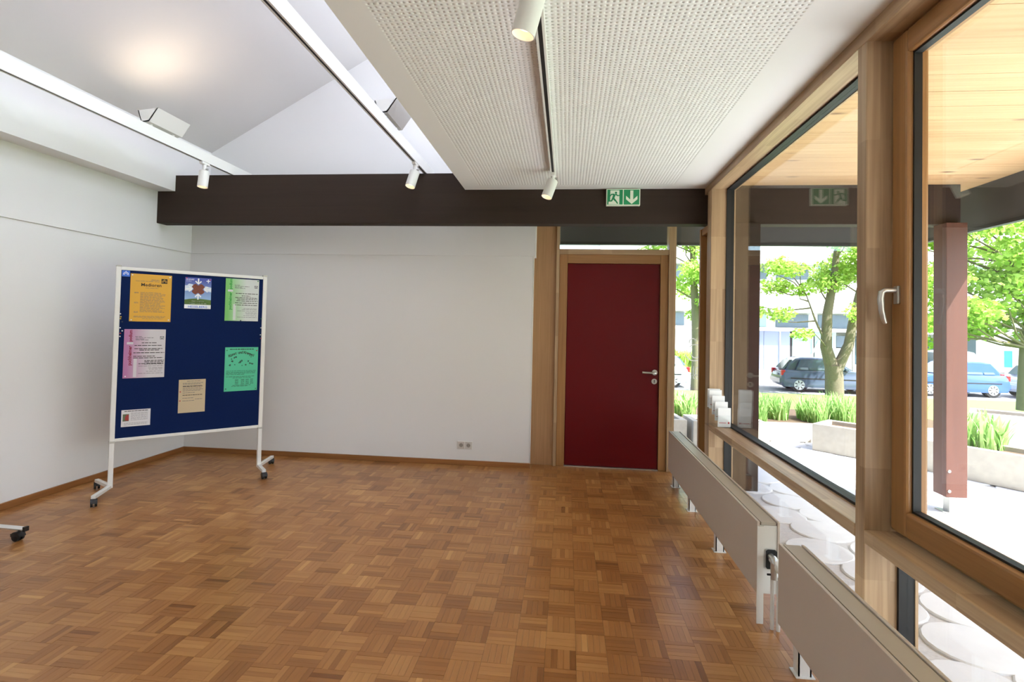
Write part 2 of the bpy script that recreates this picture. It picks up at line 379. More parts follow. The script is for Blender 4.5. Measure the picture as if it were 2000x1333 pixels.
B('rear_soffit', (XS, YBK, ZS), (XO, YD+.1, ZS+.05), perfm, ce)
rf = struct(B('roof_deck', (XS+.1, YR-.2, 2.84), (3.46, 5.92, 3.0), fasc)); rf['label'] = 'flat roof above the window side'
# ---- rear wall behind the camera
wr = struct(B('wall_rear', (XL-.2, YR-.2, 0), (XO, YR, 5.0), plaster)); wr['label'] = 'white wall behind the viewer'

# ---- beam
bm_ = tag(B('ceiling_beam', (XL, YBM, ZB0), (3.235, YBK, ZB1), beamm, bevel=.004),
          'long dark brown timber beam across the room above the red door', 'beam')

# ---- door wall
wd = struct(empty('wall_door', (.3, YD, 0))); wd['label'] = 'oak framed wall holding the red door'
B('side_panel', (-.345, YD, 0), (-.118, YD+.04, ZS), wood('oak_veneer', '#9c7650', '#b98f66', 2, rough=.45, freq=70), wd)
B('return_panel', (-.347, YB, 0), (-.3435, YD+.04, 2.09), plaster, wd)
B('post', (-.118, YD-.035, 0), (-.088, YD+.09, ZS), oakz, wd, bevel=.003)
B('post', (.992, YD-.035, 0), (1.062, YD+.09, ZS), oakz, wd, bevel=.003)
B('transom_rail', (-.088, YD-.03, 2.132), (.992, YD+.09, 2.185), oakx, wd, bevel=.003)
B('corner_post', (1.40, YD-.035, 0), (1.50, YD+.09, ZS), oakz, wd)
B('bottom_rail', (1.062, YD-.03, 0), (1.40, YD+.06, .06), oakx, wd)
d1 = struct(empty('door_1', (.454, YD, 0))); d1['label'] = 'dark red door leaf in an oak frame with steel lever handle'
B('frame_jamb', (-.088, YD-.02, 0), (-.006, YD+.06, 2.132), orz, d1, bevel=.004)
B('frame_jamb', (.914, YD-.02, 0), (.992, YD+.06, 2.132), orz, d1, bevel=.004)
B('frame_head', (-.006, YD-.02, 2.043), (.914, YD+.06, 2.132), orx, d1, bevel=.004)
B('door_stop', (-.03, YD+.051, 0), (.94, YD+.06, 2.07), orz, d1)
B('leaf', (-.003, YD-.004, .012), (.911, YD+.05, 2.040), redm, d1, bevel=.003)
B('threshold', (-.006, YD-.02, 0), (.914, YD+.05, .010), steel, d1)
hd = disc((.872, YD-.010, .965), .027, 24, 'y', .012).build('handle_rose', steel, d1, smooth=True)
MB().tube([(.872, YD-.012, .963), (.872, YD-.055, .963), (.862, YD-.062, .963), (.745, YD-.062, .966)], .0105, 12).build('lever', steel, hd, smooth=True)
es = disc((.870, YD-.008, .876), .027, 24, 'y', .008).build('key_escutcheon', steel, d1, smooth=True)
MB().box((.8665, YD-.0135, .862), (.8735, YD-.0115, .884)).add(disc((.870, YD-.0125, .885), .0055, 10, 'y', .002).v, disc((0, 0, 0), .0055, 10, 'y', .002).f).build('keyhole', rubber, es)
w = struct(empty('window_1', (.45, YD, 2.185))); w['label'] = 'transom light above the red door'
B('pane', (-.088, YD+.03, 2.185), (.992, YD+.05, ZS), glass, w)
w = struct(empty('window_2', (1.23, YD, .06))); w['label'] = 'narrow glass strip beside the red door'
B('pane', (1.062, YD+.01, .06), (1.40, YD+.03, ZS), glass, w)

def strokes():
    m = MB()
    def arc(cx, cz, rx, rz, a0, a1, w=.0045):
        n = 9; pts = [(cx+rx*math.cos(a0+(a1-a0)*k/n), cz+rz*math.sin(a0+(a1-a0)*k/n)) for k in range(n+1)]
        V = []; F = []
        for k, (x, z) in enumerate(pts):
            p, q = pts[max(k-1, 0)], pts[min(k+1, n)]; d = Vector((q[0]-p[0], q[1]-p[1])).normalized()
            for yv in (YD+.0088, YD+.0098): V += [(x-d.y*w, yv, z+d.x*w), (x+d.y*w, yv, z-d.x*w)]
        for k in range(n): b0 = 4*k; F += [(b0, b0+1, b0+5, b0+4), (b0+2, b0+6, b0+7, b0+3), (b0, b0+4, b0+6, b0+2), (b0+1, b0+3, b0+7, b0+5)]
        m.add(V, F)
    arc(1.255, 1.165, .085, .075, 3.3, 6.2); arc(1.265, 1.19, .05, .07, 3.2, 5.6); arc(1.24, 1.27, .035, .04, .4, 3.4); arc(1.27, 1.22, .06, .03, 1.2, 3.0)
    arc(1.26, .98, .012, .07, 2.2, 4.6, .003); arc(1.285, .97, .014, .06, 1.0, 5.2, .003); arc(1.305, .955, .012, .05, 2.0, 5.0, .003); arc(1.29, .94, .05, .012, .2, 3.0, .003)
    return m
strokes().build('white_lettering', plain('white_film', '#eef0f0', .6), w, recalc=False)
# ---- window wall on the right
wrt = struct(empty('wall_right', (XI, 2, 0))); wrt['label'] = 'oak post and rail window wall on the right'
posts = [(4.537, 4.655), (2.238, 2.305), (-.06, .007), (-2.36, -2.293), (YR, YR+.07)]
for a, b_ in posts: B('post', (XI, a, 0), (XO, b_, 2.575), oakz, wrt, bevel=.004)
B('header', (XI-.002, YR, 2.572), (XO, 4.746, 2.66), oaky, wrt, bevel=.003)
# narrow jamb panel between the end post and the door wall
B('jamb_panel', (XI+.05, 4.655, 0), (XO, 4.905, ZS), oakz, wrt)
B('jamb_frame', (XI-.004, 4.860, 0), (XI+.06, 4.905, 2.295), orz, wrt, bevel=.003)
B('jamb_frame', (XI+.005, 4.655, 2.235), (XI+.06, 4.860, 2.295), ory, wrt, bevel=.003)
bays = [(2.305, 4.537), (.007, 2.238), (-2.293, -.06), (YR+.07, -2.36)]
for a, b_ in bays:
    B('sill_rail', (XI-.002, a, .577), (XO+.01, b_, .629), oaky, wrt, bevel=.004)
    B('bottom_rail', (XI+.03, a, 0), (XO, b_, .05), oaky, wrt)
B('side_bottom_rail', (XI+.05, 4.905, 0), (XO, YD-.035, .05), oaky, wrt)
w = struct(empty('window_3', (XG, 5.15, .05))); w['label'] = 'side glass between the end post and the door wall'
B('pane', (XG, 4.905, .05), (XG+.02, YD-.035, ZS), glass, w)
def gasket_frame(name, parent, x0, x1, y0, y1, z0, z1, t):
    m = MB(); m.box((x0, y0, z0), (x1, y0+t, z1)); m.box((x0, y1-t, z0), (x1, y1, z1)); m.box((x0, y0+t, z0), (x1, y1-t, z0+t)); m.box((x0, y0+t, z1-t), (x1, y1-t, z1)); return m.build(name, rubber, parent)
n_ = 4
for q, (a, b_) in enumerate(bays):
    # upper light: fixed in bays 0 and 2, opening sash in bays 1 and 3
    w = struct(empty('window_%d' % n_, (XG, (a+b_)/2, .629))); n_ += 1
    if q % 2 == 0:
        w['label'] = 'large fixed window pane with black gasket above the oak sill rail' if q == 0 else 'fixed window behind the viewer'
        gasket_frame('gasket', w, XG-.028, XG+.03, a, b_, .629, 2.572, .012)
        B('pane', (XG, a+.012, .641), (XG+.006, b_-.012, 2.56), glass, w)
        m = MB(); t = .016
        x0, x1 = XG+.03, XO
        m.box((x0, b_-t, .629), (x1, b_, 2.572)); m.box((x0, a, .629), (x1, a+t, 2.572)); m.box((x0, a+t, 2.556), (x1, b_-t, 2.572)); m.build('outer_frame', oakz, w)
    else:
        w['label'] = 'opening sash window in orange lacquered wood with a metal handle' if q == 1 else 'opening sash behind the viewer'
        x0, x1 = 1.268, 1.348; s = .100
        B('sash_stile', (x0, b_-s, .64), (x1, b_-.004, 2.566), orz, w, bevel=.010)
        B('sash_stile', (x0, a+.004, .64), (x1, a+s, 2.566), orz, w, bevel=.010)
        B('sash_rail', (x0, a+s-.004, .64), (x1, b_-s+.004, .735), ory, w, bevel=.010)
        B('sash_rail', (x0, a+s-.004, 2.475), (x1, b_-s+.004, 2.566), ory, w, bevel=.010)
        gasket_frame('gasket', w, x0+.022, x0+.05, a+s-.004, b_-s+.004, .731, 2.479, .012)
        B('pane', (x0+.05, a+s-.01, .72), (x0+.056, b_-s+.01, 2.49), glass, w)
        h = B('handle_plate', (x0-.010, b_-.066, 1.515), (x0, b_-.036, 1.585), steel, w, bevel=.003)
        yb = b_-.051
        MB().tube([(x0-.008, yb, 1.568), (x0-.048, yb, 1.568), (x0-.060, yb, 1.560), (x0-.064, yb, 1.535), (x0-.060, yb, 1.49), (x0-.052, yb, 1.455), (x0-.046, yb, 1.44)], [.010, .010, .0115, .0115, .0105, .0095, .008], 12).build('lever', steel, h, smooth=True)
    w = struct(empty('window_%d' % n_, (XG, (a+b_)/2, .05))); n_ += 1
    w['label'] = 'low glass strip below the sill rail'
    gasket_frame('gasket', w, XG-.028, XG+.03, a, b_, .05, .577, .012)
    B('pane', (XG, a+.012, .062), (XG+.006, b_-.012, .565), glass, w)
    m = MB(); m.box((XG+.03, b_-.016, .05), (XO, b_, .577)); m.box((XG+.03, a, .05), (XO, a+.016, .577)); m.build('outer_frame', oakz, w)

# ---- exterior roof: pine board soffit, fascias, column
so_ = struct(empty('soffit_outside', (1.46, 2, 2.655))); so_['label'] = 'pale pine board soffit of the roof overhang outside the windows'
pw = .192; y = -1.3
while y < 5.84:
    B('plank', (1.36, y, 2.655+.002*random.random()), (3.405, min(y+pw-.0025, 5.845), 2.69), pinem, so_); y += pw
B('backing', (1.36, YR, 2.692), (3.4, 5.85, 2.70), pinem, so_)
B('plank', (1.36, YR, 2.656), (3.405, -1.3, 2.69), pinem, so_)
fa = struct(empty('fascia', (3.4, 5.85, 2.3))); fa['label'] = 'anthracite sheet metal roof fascia'
B('fascia_side', (3.405, YR, 2.315), (3.45, 5.88, 2.85), fasc, fa); B('drip_edge', (3.40, YR, 2.285), (3.455, 5.90, 2.315), plain('dark_metal', '#2f2f31', .6), fa)
B('fascia_end', (-4.3, 5.85, 2.335), (3.405, 5.89, 2.85), fasc, fa); B('drip_edge', (-4.3, 5.845, 2.305), (3.40, 5.90, 2.335), MATS['dark_metal'], fa)
B('eaves_board', (-4.3, YD+.09, 2.66), (1.36, 5.85, 2.70), pinem, fa)
pil = empty('beam_post', (1.49, 4.755, GZ), label='dark brown post under the beam just outside the fixed window', cat='post')
B('shaft', (1.368, 4.680, .05), (1.620, 4.815, ZB0), beamm, pil, bevel=.004); B('steel_foot', (1.46, 4.71, GZ), (1.53, 4.785, .05), greymet, pil)
col = empty('roof_column', (3.148, 4.738, GZ), label='reddish brown timber column under the roof beam outside', cat='column')
B('shaft', (3.068, 4.660, .09), (3.229, 4.815, ZB0), colm, col, bevel=.004)
B('steel_foot', (3.12, 4.70, GZ), (3.18, 4.775, .09), greymet, col); B('base_plate', (3.08, 4.66, GZ), (3.22, 4.815, GZ+.008), greymet, col)
for zz in (.14, .30): disc((3.09, 4.658, zz), .012, 10, 'y', .012).build('bolt', steel, col)

# ================================================================= OUTSIDE GROUND
te = struct(B('terrace', (-6, -9, GZ-.3), (7.2, 9.2, GZ-.012), gravel)); te['label'] = 'terrace paved with round concrete slabs outside the windows'
def paver_mesh(r, n=22):
    m = MB(); V = [(0, 0, 0)]
    prof = [(r*.965, 0), (r, -.006), (r, -.03)]
    Vv = []; F = []
    for rr, z in prof: Vv += [(rr*math.cos(2*math.pi*k/n), rr*math.sin(2*math.pi*k/n), z) for k in range(n)]
    F.append(tuple(range(n)))
    for i in range(2):
        for k in range(n): F.append((i*n+k, (i+1)*n+k, (i+1)*n+(k+1) % n, i*n+(k+1) % n))
    me = bpy.data.meshes.new('paver'); me.from_pydata(Vv, [], F); me.materials.append(paverm); return me
pmesh = [paver_mesh(r) for r in (.207, .203, .197)]
pr = .40; cnt = 0; j = 0; yy = .3; spots = []
while yy < 9.0:
    xx = 1.70 + (pr/2 if j % 2 else 0)
    while xx < 6.9: spots.append((xx, yy)); xx += pr
    yy += pr*.87; j += 1
spots.sort(key=lambda s: s[0]**2+s[1]**2)
for (x, y) in spots[:295]:
    o = bpy.data.objects.new('paver', random.choice(pmesh)); C.objects.link(o); o.parent = te
    o.location = (x+random.uniform(-.02, .02), y+random.uniform(-.02, .02), GZ+random.uniform(-.003, .003)); o.rotation_euler = (random.uniform(-.006, .006), random.uniform(-.006, .006), random.random()*6)
struct(B('terrace_slab', (-6, YD+.1, GZ-.02), (1.5, 9.2, GZ-.006), paverm))['label'] = 'pale paving behind the red door'
# lawn sloping down to the street
def lawnz(x, y):
    d = math.hypot(x*.55, y); return GZ-.02 if d < 12 else GZ-.02-(.92-.0)*min(1, max(0, (d-12)/5.5))**1.4
m = MB(); nxg, nyg = 46, 30; xs_ = np.linspace(-14, 46, nxg); ys_ = np.linspace(8.6, 21.6, nyg); V = []; F = []
xs2 = np.linspace(7.1, 46, 24); ys2 = np.linspace(-6, 8.7, 14)
for yv in ys_:
    for xv in xs_: V.append((xv, yv, lawnz(xv, yv)-.015))
for a in range(nyg-1):
    for b_ in range(nxg-1): F.append((a*nxg+b_, a*nxg+b_+1, (a+1)*nxg+b_+1, (a+1)*nxg+b_))
m.add(V, F); V = []; F = []
for yv in ys2:
    for xv in xs2: V.append((xv, yv, lawnz(xv, yv)-.012))
for a in range(13):
    for b_ in range(23): F.append((a*24+b_, a*24+b_+1, (a+1)*24+b_+1, (a+1)*24+b_))
m.add(V, F)
lw = struct(m.build('lawn', lawnm, recalc=False, smooth=True)); lw['label'] = 'green lawn sloping down to the street'
SZ = -1.12
st = struct(B('street', (-60, 21.2, SZ-.3), (120, 110, SZ), asph)); st['label'] = 'sunlit asphalt street with parked cars'
struct(B('kerb', (-60, 21.0, SZ-.3), (120, 21.25, SZ+.09), concrete))['label'] = 'concrete kerb along the near side of the street'
struct(B('far_pavement', (-60, 29.5, SZ-.02), (120, 34.2, SZ+.1), plain('pavement', '#bdb8b0', .9)))['label'] = 'pavement across the street'

# ---- concrete planter blocks (each a trough with a hollow top)
def block(loc, rz, lx, ly, h, label):
    e = empty('planter_block', loc, rz, label, 'planter', 'concrete planter blocks on the terrace'); t = .07
    m = MB(); m.box((0, 0, 0), (lx, t, h)); m.box((0, ly-t, 0), (lx, ly, h)); m.box((0, t, 0), (t, ly-t, h)); m.box((lx-t, t, 0), (lx, ly-t, h)); m.box((t, t, 0), (lx-t, ly-t, h*.3))
    m.build('trough', concrete, e, local=True, bevel=.006); B('soil', (t, t, h*.3), (lx-t, ly-t, h*.86), soilm, e, local=True); return e
bl = []
bl.append(block((3.02, 6.90, GZ), -.78, 1.0, .5, .33, 'weathered concrete planter block seen left of the roof column'))
bl.append(block((3.78, 6.16, GZ), -.95, .98, .5, .33, 'concrete planter block directly behind the roof column'))
bl.append(block((1.16, 6.74, GZ), .10, .34, .5, .33, 'small concrete planter block left of the dark gap beside the door'))
bl.append(block((1.56, 6.72, GZ), .04, .9, .5, .33, 'concrete planter block right of the dark gap beside the door'))
bl.append(block((5.25, 7.55, GZ), -.62, 1.25, .55, .45, 'grey concrete planter block at the right edge of the view'))
# ---- planting bed
def blades(rng, n, area, h0, h1, w):
    V = []; F = []; T = []
    for k in range(n):
        x, y, zb = area(rng); h = rng.uniform(h0, h1); a = rng.uniform(0, 6.28); lean = rng.uniform(.1, .5)*h; ww = w*rng.uniform(.6, 1.3)
        dx, dy = math.cos(a), math.sin(a); sx, sy = -dy*ww, dx*ww; b0 = len(V); tone = rng.random()
        for q, (f, wd) in enumerate(((0, .7), (.45, 1), (.8, .7), (1, .1))):
            cx, cy, cz = x+dx*lean*f*f, y+dy*lean*f*f, zb+h*f*(1-.25*f*lean/h)
            V += [(cx-sx*wd, cy-sy*wd, cz), (cx+sx*wd, cy+sy*wd, cz)]
        for q in range(3): F.append((b0+2*q, b0+2*q+1, b0+2*q+3, b0+2*q+2)); T.append(tone)
    return V, F, T
def plant(name, loc, n, rx, ry, h0, h1, w, label, seed, mat=leafB, zb=0, group='leafy plants in the terrace planting bed'):
    rng = np.random.default_rng(seed); e = empty(name, loc, 0, label, 'plant', group)
    def ar(r):
        a = r.uniform(0, 6.28); q = math.sqrt(r.random()); return rx*q*math.cos(a), ry*q*math.sin(a), zb
    V, F, T = blades(rng, n, ar, h0, h1, w); m = MB(); m.add(V, F); m.t = T
    o = m.build('foliage', mat, e, local=True, recalc=False); o['kind'] = 'stuff'; return e
bed = struct(empty('planting_bed', (4, 8, GZ))); bed['label'] = 'raised planting bed behind the concrete blocks'
B('kerb_wall', (.6, 7.38, GZ), (5.4, 7.5, .18), concrete, bed); B('soil', (.6, 7.5, GZ), (5.4, 9.1, .14), soilm, bed)
pl = [(2.65, 7.9, 'strappy green plant nearest the left end of the bed seen through the fixed window'), (3.05, 8.2, 'tall blade-leaved plant second from the left in the bed'), (3.5, 8.0, 'bushy green plant in the middle of the bed seen through the fixed window'),
      (3.95, 8.15, 'bright leafy plant right of the middle of the bed'), (4.4, 8.05, 'green plant in the bed beside the window mullion'), (4.85, 8.2, 'plant in the bed just left of the roof column'), (5.22, 8.75, 'yellow-green plant right of the roof column'), (1.75, 8.2, 'pale plant seen through the narrow glass strip'), (1.3, 8.1, 'pale plant seen low beside the door frame')]
for k, (x, y, lb) in enumerate(pl): plant('bed_plant', (x, y, .14 if k != 6 else .1), (520, 420, 460)[k % 3], .16, .32, .08, (.44, .35, .40)[k % 3], (.006, .014, .009)[k % 3], lb, 20+k)
plant('bed_plant', (4.35, 6.15, .22), 260, .25, .25, .12, .42, .014, 'yellow-green plant spilling out of the planter block behind the roof column', 40)

# ---- trees
def tree(name, loc, trunks, clusters, nleaf, size, label, seed, mat=leafA):
    rng = np.random.default_rng(seed); e = empty(name, loc, 0, label, 'tree', 'street trees')
    for q_, (pts, r0, r1) in enumerate(trunks): MB().tube(pts, [r0+(r1-r0)*i/(len(pts)-1) for i in range(len(pts))], 9).build('trunk' if q_ == 0 else 'stem', bark, e, local=True, smooth=True)
    for (cx, cy, cz, rr) in clusters:
        s = min((p for pts, _, _ in trunks for a_, b2_ in zip(pts[1:], pts[2:]+[pts[-1]]) for p in [tuple(x_+(y_-x_)*f_ for x_, y_ in zip(a_, b2_)) for f_ in (0, .25, .5, .75)]), key=lambda p: (p[0]-cx)**2+(p[1]-cy)**2+(p[2]-cz+.6)**2)
        for q in range(1):
            t = (cx+rng.normal()*rr*.5, cy+rng.normal()*rr*.5, cz+rng.normal()*rr*.3); mid = tuple((a+b)/2+rng.normal()*.12 for a, b in zip(s, t)); MB().tube([s, mid, t], [.035, .022, .010], 5).build('branch', bark, e, local=True)
    P = np.array(clusters); wts = P[:, 3]**2; idx = rng.choice(len(P), nleaf, p=wts/wts.sum()); d = rng.normal(size=(nleaf, 3)); d /= np.linalg.norm(d, axis=1)[:, None]
    cen = P[idx, :3] + d*(P[idx, 3]*rng.random(nleaf)**.45)[:, None]*np.array([1, 1, .55])
    a = rng.normal(size=(nleaf, 3)); a[:, 2] *= .5; a /= np.linalg.norm(a, axis=1)[:, None]; bb = np.cross(a, rng.normal(size=(nleaf, 3))); bb /= np.linalg.norm(bb, axis=1)[:, None]
    s = size*rng.uniform(.6, 1.25, nleaf)[:, None]
    # a leaf: folded rhombus of two triangles
    n3 = np.cross(a, bb); V = np.stack([cen-a*s, cen+bb*s*.75+n3*s*.15, cen+a*s, cen-bb*s*.75+n3*s*.15], 1).reshape(-1, 3)
    F = [(4*k, 4*k+1, 4*k+2, 4*k+3) for k in range(nleaf)]
    me = bpy.data.meshes.new('foliage'); me.from_pydata(V.tolist(), [], F); at = me.attributes.new('tone', 'FLOAT', 'FACE'); at.data.foreach_set('value', rng.random(nleaf)); me.materials.append(mat)
    o = bpy.data.objects.new('foliage', me); C.objects.link(o); o.parent = e; o['kind'] = 'stuff'; return e
rg = random.Random(3)
def cl(n, x, y, z, r=(.5, 1.0)): return [(rg.uniform(*x), rg.uniform(*y), rg.uniform(*z), rg.uniform(*r)) for _ in range(n)]
tree('street_tree', (10.25, 21.6, SZ+.05), [([(0, 0, 0), (-.02, 0, .8), (-.05, 0, 1.2)], .33, .30), ([(-.1, 0, 1.1), (-.32, 0, 1.9), (-.28, 0, 3.2), (.0, .1, 4.6), (.1, 0, 6.2)], .24, .10), ([(.1, 0, 1.1), (.5, 0, 2.0), (.75, .1, 3.2), (1.1, .1, 4.8), (1.3, 0, 6.2)], .21, .09), ([(-.3, 0, 2.0), (-.75, -.1, 2.9), (-1.1, -.1, 3.9)], .05, .02)],
     cl(9, (-1.0, 1.8), (-1, 1), (3.2, 6.3), (.5, .9))+cl(9, (-2.9, -1.3), (-1, 1), (1.9, 5.4), (.4, .7))+cl(8, (.3, 2.4), (-1, 1), (4.0, 7.0)), 9000, .075, 'forked tree in front of the dark hatchback', 1)
tree('street_tree', (5.15, 21.9, SZ+.05), [([(0, 0, 0), (.02, 0, 1.5), (-.05, 0, 3.2), (-.15, 0, 5.0), (-.25, 0, 7.2)], .20, .10)],
     cl(22, (-1.9, 1.0), (-1.2, 1.2), (3.0, 7.2), (.5, .9)), 9000, .07, 'slender grey-barked tree seen through the narrow glass strip', 2)
tree('street_tree', (10.2, 13.0, -.25), [([(0, 0, 0), (.05, 0, 1.4), (.25, 0, 2.8), (.6, 0, 4.4), (.8, 0, 6)], .17, .08)],
     cl(62, (-2.7, 3.8), (-1.0, 1.2), (1.45, 5.2), (.4, .75)), 20000, .07, 'leafy tree right of the roof column', 3)
tree('street_tree', (8.0, 27.5, SZ), [([(0, 0, 0), (0, 0, 2), (.1, 0, 4)], .14, .07)], cl(7, (-1, 1), (-.8, .8), (2.6, 5), (.5, .8)), 1500, .11, 'small tree across the street left of the dark hatchback', 4)

# ---- hedge across the street
plant('hedge', (6.6, 31, SZ), 1500, 1.9, .5, .8, 1.5, .05, 'yellow-green hedge across the street beyond the narrow glass strip', 60, leafA, 0, 'hedges across the street')

# ---- parked cars
def paint(name, col): return plain('car_paint_'+name, col, .28, metal=.15, coat=.6)
glasscar = plain('car_glass', '#4a5a5e', .08, spec=.9); tyre = plain('tyre', '#1d1d1f', .8); hub = plain('wheel_trim', '#c9ccd0', .35, metal=.4)
redlamp = plain('tail_lamp', '#b3242c', .25); platem = plain('number_plate', '#dfe2e6', .5); dark = plain('car_trim', '#26282b', .6)
def car(loc, rz, mat, label, length=3.95, H=1.45, Wd=1.64):
    e = empty('parked_car', loc, rz, label, 'car', 'cars parked along the street'); L = length; hw = Wd/2
    # front at +x, rear at -x ; side profiles of lower body and cabin
    def X(t): return (t-.5)*L
    low = [(0.00, .42), (.005, .62), (.02, .80), (.05, .90), (.70, .93), (.83, .86), (.95, .72), (.995, .58), (1.0, .40), (.985, .22), (.02, .24)]
    cab = [(.045, .88), (.09, 1.18), (.15, H-.06), (.22, H-.01), (.34, H), (.50, H-.03), (.56, H-.09), (.72, .91)]
    def loft(sec, insets):
        V = []; F = []; n = len(sec)
        for yv, ins, dz in insets:
            for (t, z) in sec: V.append((X(.5+(t-.5)*(1-ins)), yv, z-dz))
        for k in range(len(insets)-1):
            for i in range(n): F.append((k*n+i, k*n+(i+1) % n, (k+1)*n+(i+1) % n, (k+1)*n+i))
        F.append(tuple(range(n))); F.append(tuple((len(insets)-1)*n+i for i in range(n))); return V, F
    body = MB(); body.add(*loft(low, [(-hw, .05, .03), (-hw+.05, .012, 0), (0, 0, 0), (hw-.05, .012, 0), (hw, .05, .03)]))
    body.add(*loft(cab, [(-hw+.20, .06, .06), (-hw+.26, .03, .012), (0, .0, 0), (hw-.26, .03, .012), (hw-.20, .06, .06)]))
    bo = body.build('body', mat, e, local=True, smooth=True)
    # side glass follows the leaning cabin flank
    def gl(sgn, pts):
        yv = lambda z: sgn*(hw-.03-(z-.88)*.30); m = MB()
        V = [(X(t), yv(z)+sgn*.02, z) for t, z in pts] + [(X(t), yv(z)-sgn*.03, z) for t, z in pts]; n = len(pts)
        m.add(V, [tuple(range(n)), tuple(range(n, 2*n))]+[(i, (i+1) % n, n+(i+1) % n, n+i) for i in range(n)])
        return m
    for s in (-1, 1):
        gl(s, [(.16, .95), (.20, 1.30), (.25, H-.10), (.27, H-.10), (.27, .94)]).build('side_window', glasscar, e, local=True)
        gl(s, [(.285, .94), (.285, H-.10), (.44, H-.10), (.44, .94)]).build('side_window', glasscar, e, local=True)
        gl(s, [(.455, .94), (.455, H-.10), (.52, H-.13), (.66, .95)]).build('side_window', glasscar, e, local=True)
        MB().prism([(X(.155), .90), (X(.20), H-.08), (X(.52), H-.08), (X(.685), .90)], 1, *sorted((s*(hw-.14), s*(hw-.055)))).build('window_surround', mat, e, local=True)
        MB().box((X(.1), s*(hw-.01)-.015, .55), (X(.9), s*(hw-.01)+.015, .60)).build('door_moulding', dark, e, local=True)
        MB().box((X(.62), s*(hw+.02)-.06, .93), (X(.65), s*(hw+.02)+.06, 1.04)).build('mirror', mat, e, local=True, bevel=.02)
        MB().box((X(.012)-.005, s*(hw-.10)-.075, .68), (X(.05), s*(hw-.10)+.085, .90)).build('tail_lamp', redlamp, e, local=True, bevel=.02)
        MB().box((X(.93), s*(hw-.22)-.12, .62), (X(.995)-.02, s*(hw-.22)+.12, .76)).build('head_lamp', platem, e, local=True, bevel=.02)
    MB().add([(X(.045)-.03, -hw+.32, .95), (X(.045)-.03, hw-.32, .95), (X(.125)-.045, hw-.40, H-.13), (X(.125)-.045, -hw+.40, H-.13), (X(.06), -hw+.32, .95), (X(.06), hw-.32, .95), (X(.15), hw-.40, H-.13), (X(.15), -hw+.40, H-.13)],
             [(0, 1, 2, 3), (4, 5, 6, 7), (0, 1, 5, 4), (1, 2, 6, 5), (2, 3, 7, 6), (3, 0, 4, 7)]).build('rear_window', glasscar, e, local=True)
    MB().add([(X(.715)+.02, -hw+.25, .95), (X(.715)+.02, hw-.25, .95), (X(.57)+.035, hw-.33, H-.14), (X(.57)+.035, -hw+.33, H-.14), (X(.69), -hw+.25, .95), (X(.69), hw-.25, .95), (X(.55), hw-.33, H-.14), (X(.55), -hw+.33, H-.14)],
             [(0, 1, 2, 3), (4, 5, 6, 7), (0, 1, 5, 4), (1, 2, 6, 5), (2, 3, 7, 6), (3, 0, 4, 7)]).build('windscreen', glasscar, e, local=True)
    MB().box((X(0)-.02, -hw+.06, .34), (X(.04), hw-.06, .56)).build('rear_bumper', mat, e, local=True, bevel=.03)
    MB().box((X(0)-.03, -.26, .66), (X(0)+.03, .26, .77)).build('number_plate', platem, e, local=True)
    for t in (.185, .81):
        for s in (-1, 1):
            MB().cyl((X(t), s*(hw-.23), .36), (X(t), s*(hw-.035), .36), .355, 22).build('wheel_arch', dark, e, local=True)
            wm = MB().cyl((X(t), s*(hw-.22), .30), (X(t), s*(hw-.005), .30), .30, 24).build('wheel', tyre, e, local=True, smooth=True)
            hm = MB().cyl((X(t), s*(hw-.10), .30), (X(t), s*(hw+.006), .30), .205, 20).build('hubcap', hub, wm, local=True)
            sp = MB()
            for k in range(7):
                a = 2*math.pi*k/7; c, d = math.cos(a), math.sin(a); p = Vector((X(t)+.135*c, s*(hw+.006), .30+.135*d))
                u = Vector((c, 0, d))*.05; v = Vector((-d, 0, c))*.018; y_ = Vector((0, s*.004, 0))
                sp.add([p-u-v, p+u-v, p+u+v, p-u+v, p-u-v+y_, p+u-v+y_, p+u+v+y_, p-u+v+y_], [(0, 1, 2, 3), (4, 5, 6, 7), (0, 1, 5, 4), (1, 2, 6, 5), (2, 3, 7, 6), (3, 0, 4, 7)])
            sp.build('hubcap_slots', dark, wm, local=True)
    return e
car((11.0, 24.0, SZ), -.10, paint('graphite', '#49566a'), 'dark blue-grey hatchback parked behind the forked tree')
car((16.0, 24.3, SZ), math.pi+.05, paint('blue', '#3f5fae'), 'blue car partly hidden by the roof column')
car((20.3, 24.0, SZ), .04, paint('white', '#e6ebee'), 'white hatchback at the right edge of the view')
car((3.35, 24.3, SZ), math.pi, paint('pale_blue', '#bcd3e2'), 'pale blue car seen through the narrow glass strip')
car((21.3, 31.3, SZ), .1, paint('silver', '#dfe5e8'), 'distant white car beyond the blue car', 4.2, 1.7)
car((36.0, 42.0, SZ), .2, paint('navy', '#4a55a0'), 'distant dark blue car beside the turquoise sign pylon', 4.1, 1.4)

# ---- sign pylon
py = empty('sign_pylon', (35.6, 47.0, SZ), -.6, 'white and turquoise sign pylon in the far street', 'sign')
B('lower_panel', (-.25, -.09, 0), (.25, .09, 1.35), plain('turquoise', '#3fb8cf', .5), py, local=True); B('upper_panel', (-.25, -.09, 1.35), (.25, .09, 2.45), whitemet, py, local=True)
disc((0, -.095, 1.95), .14, 16, 'y', .02).build('emblem', plain('yellow', '#e2c84a', .5), py, local=True)

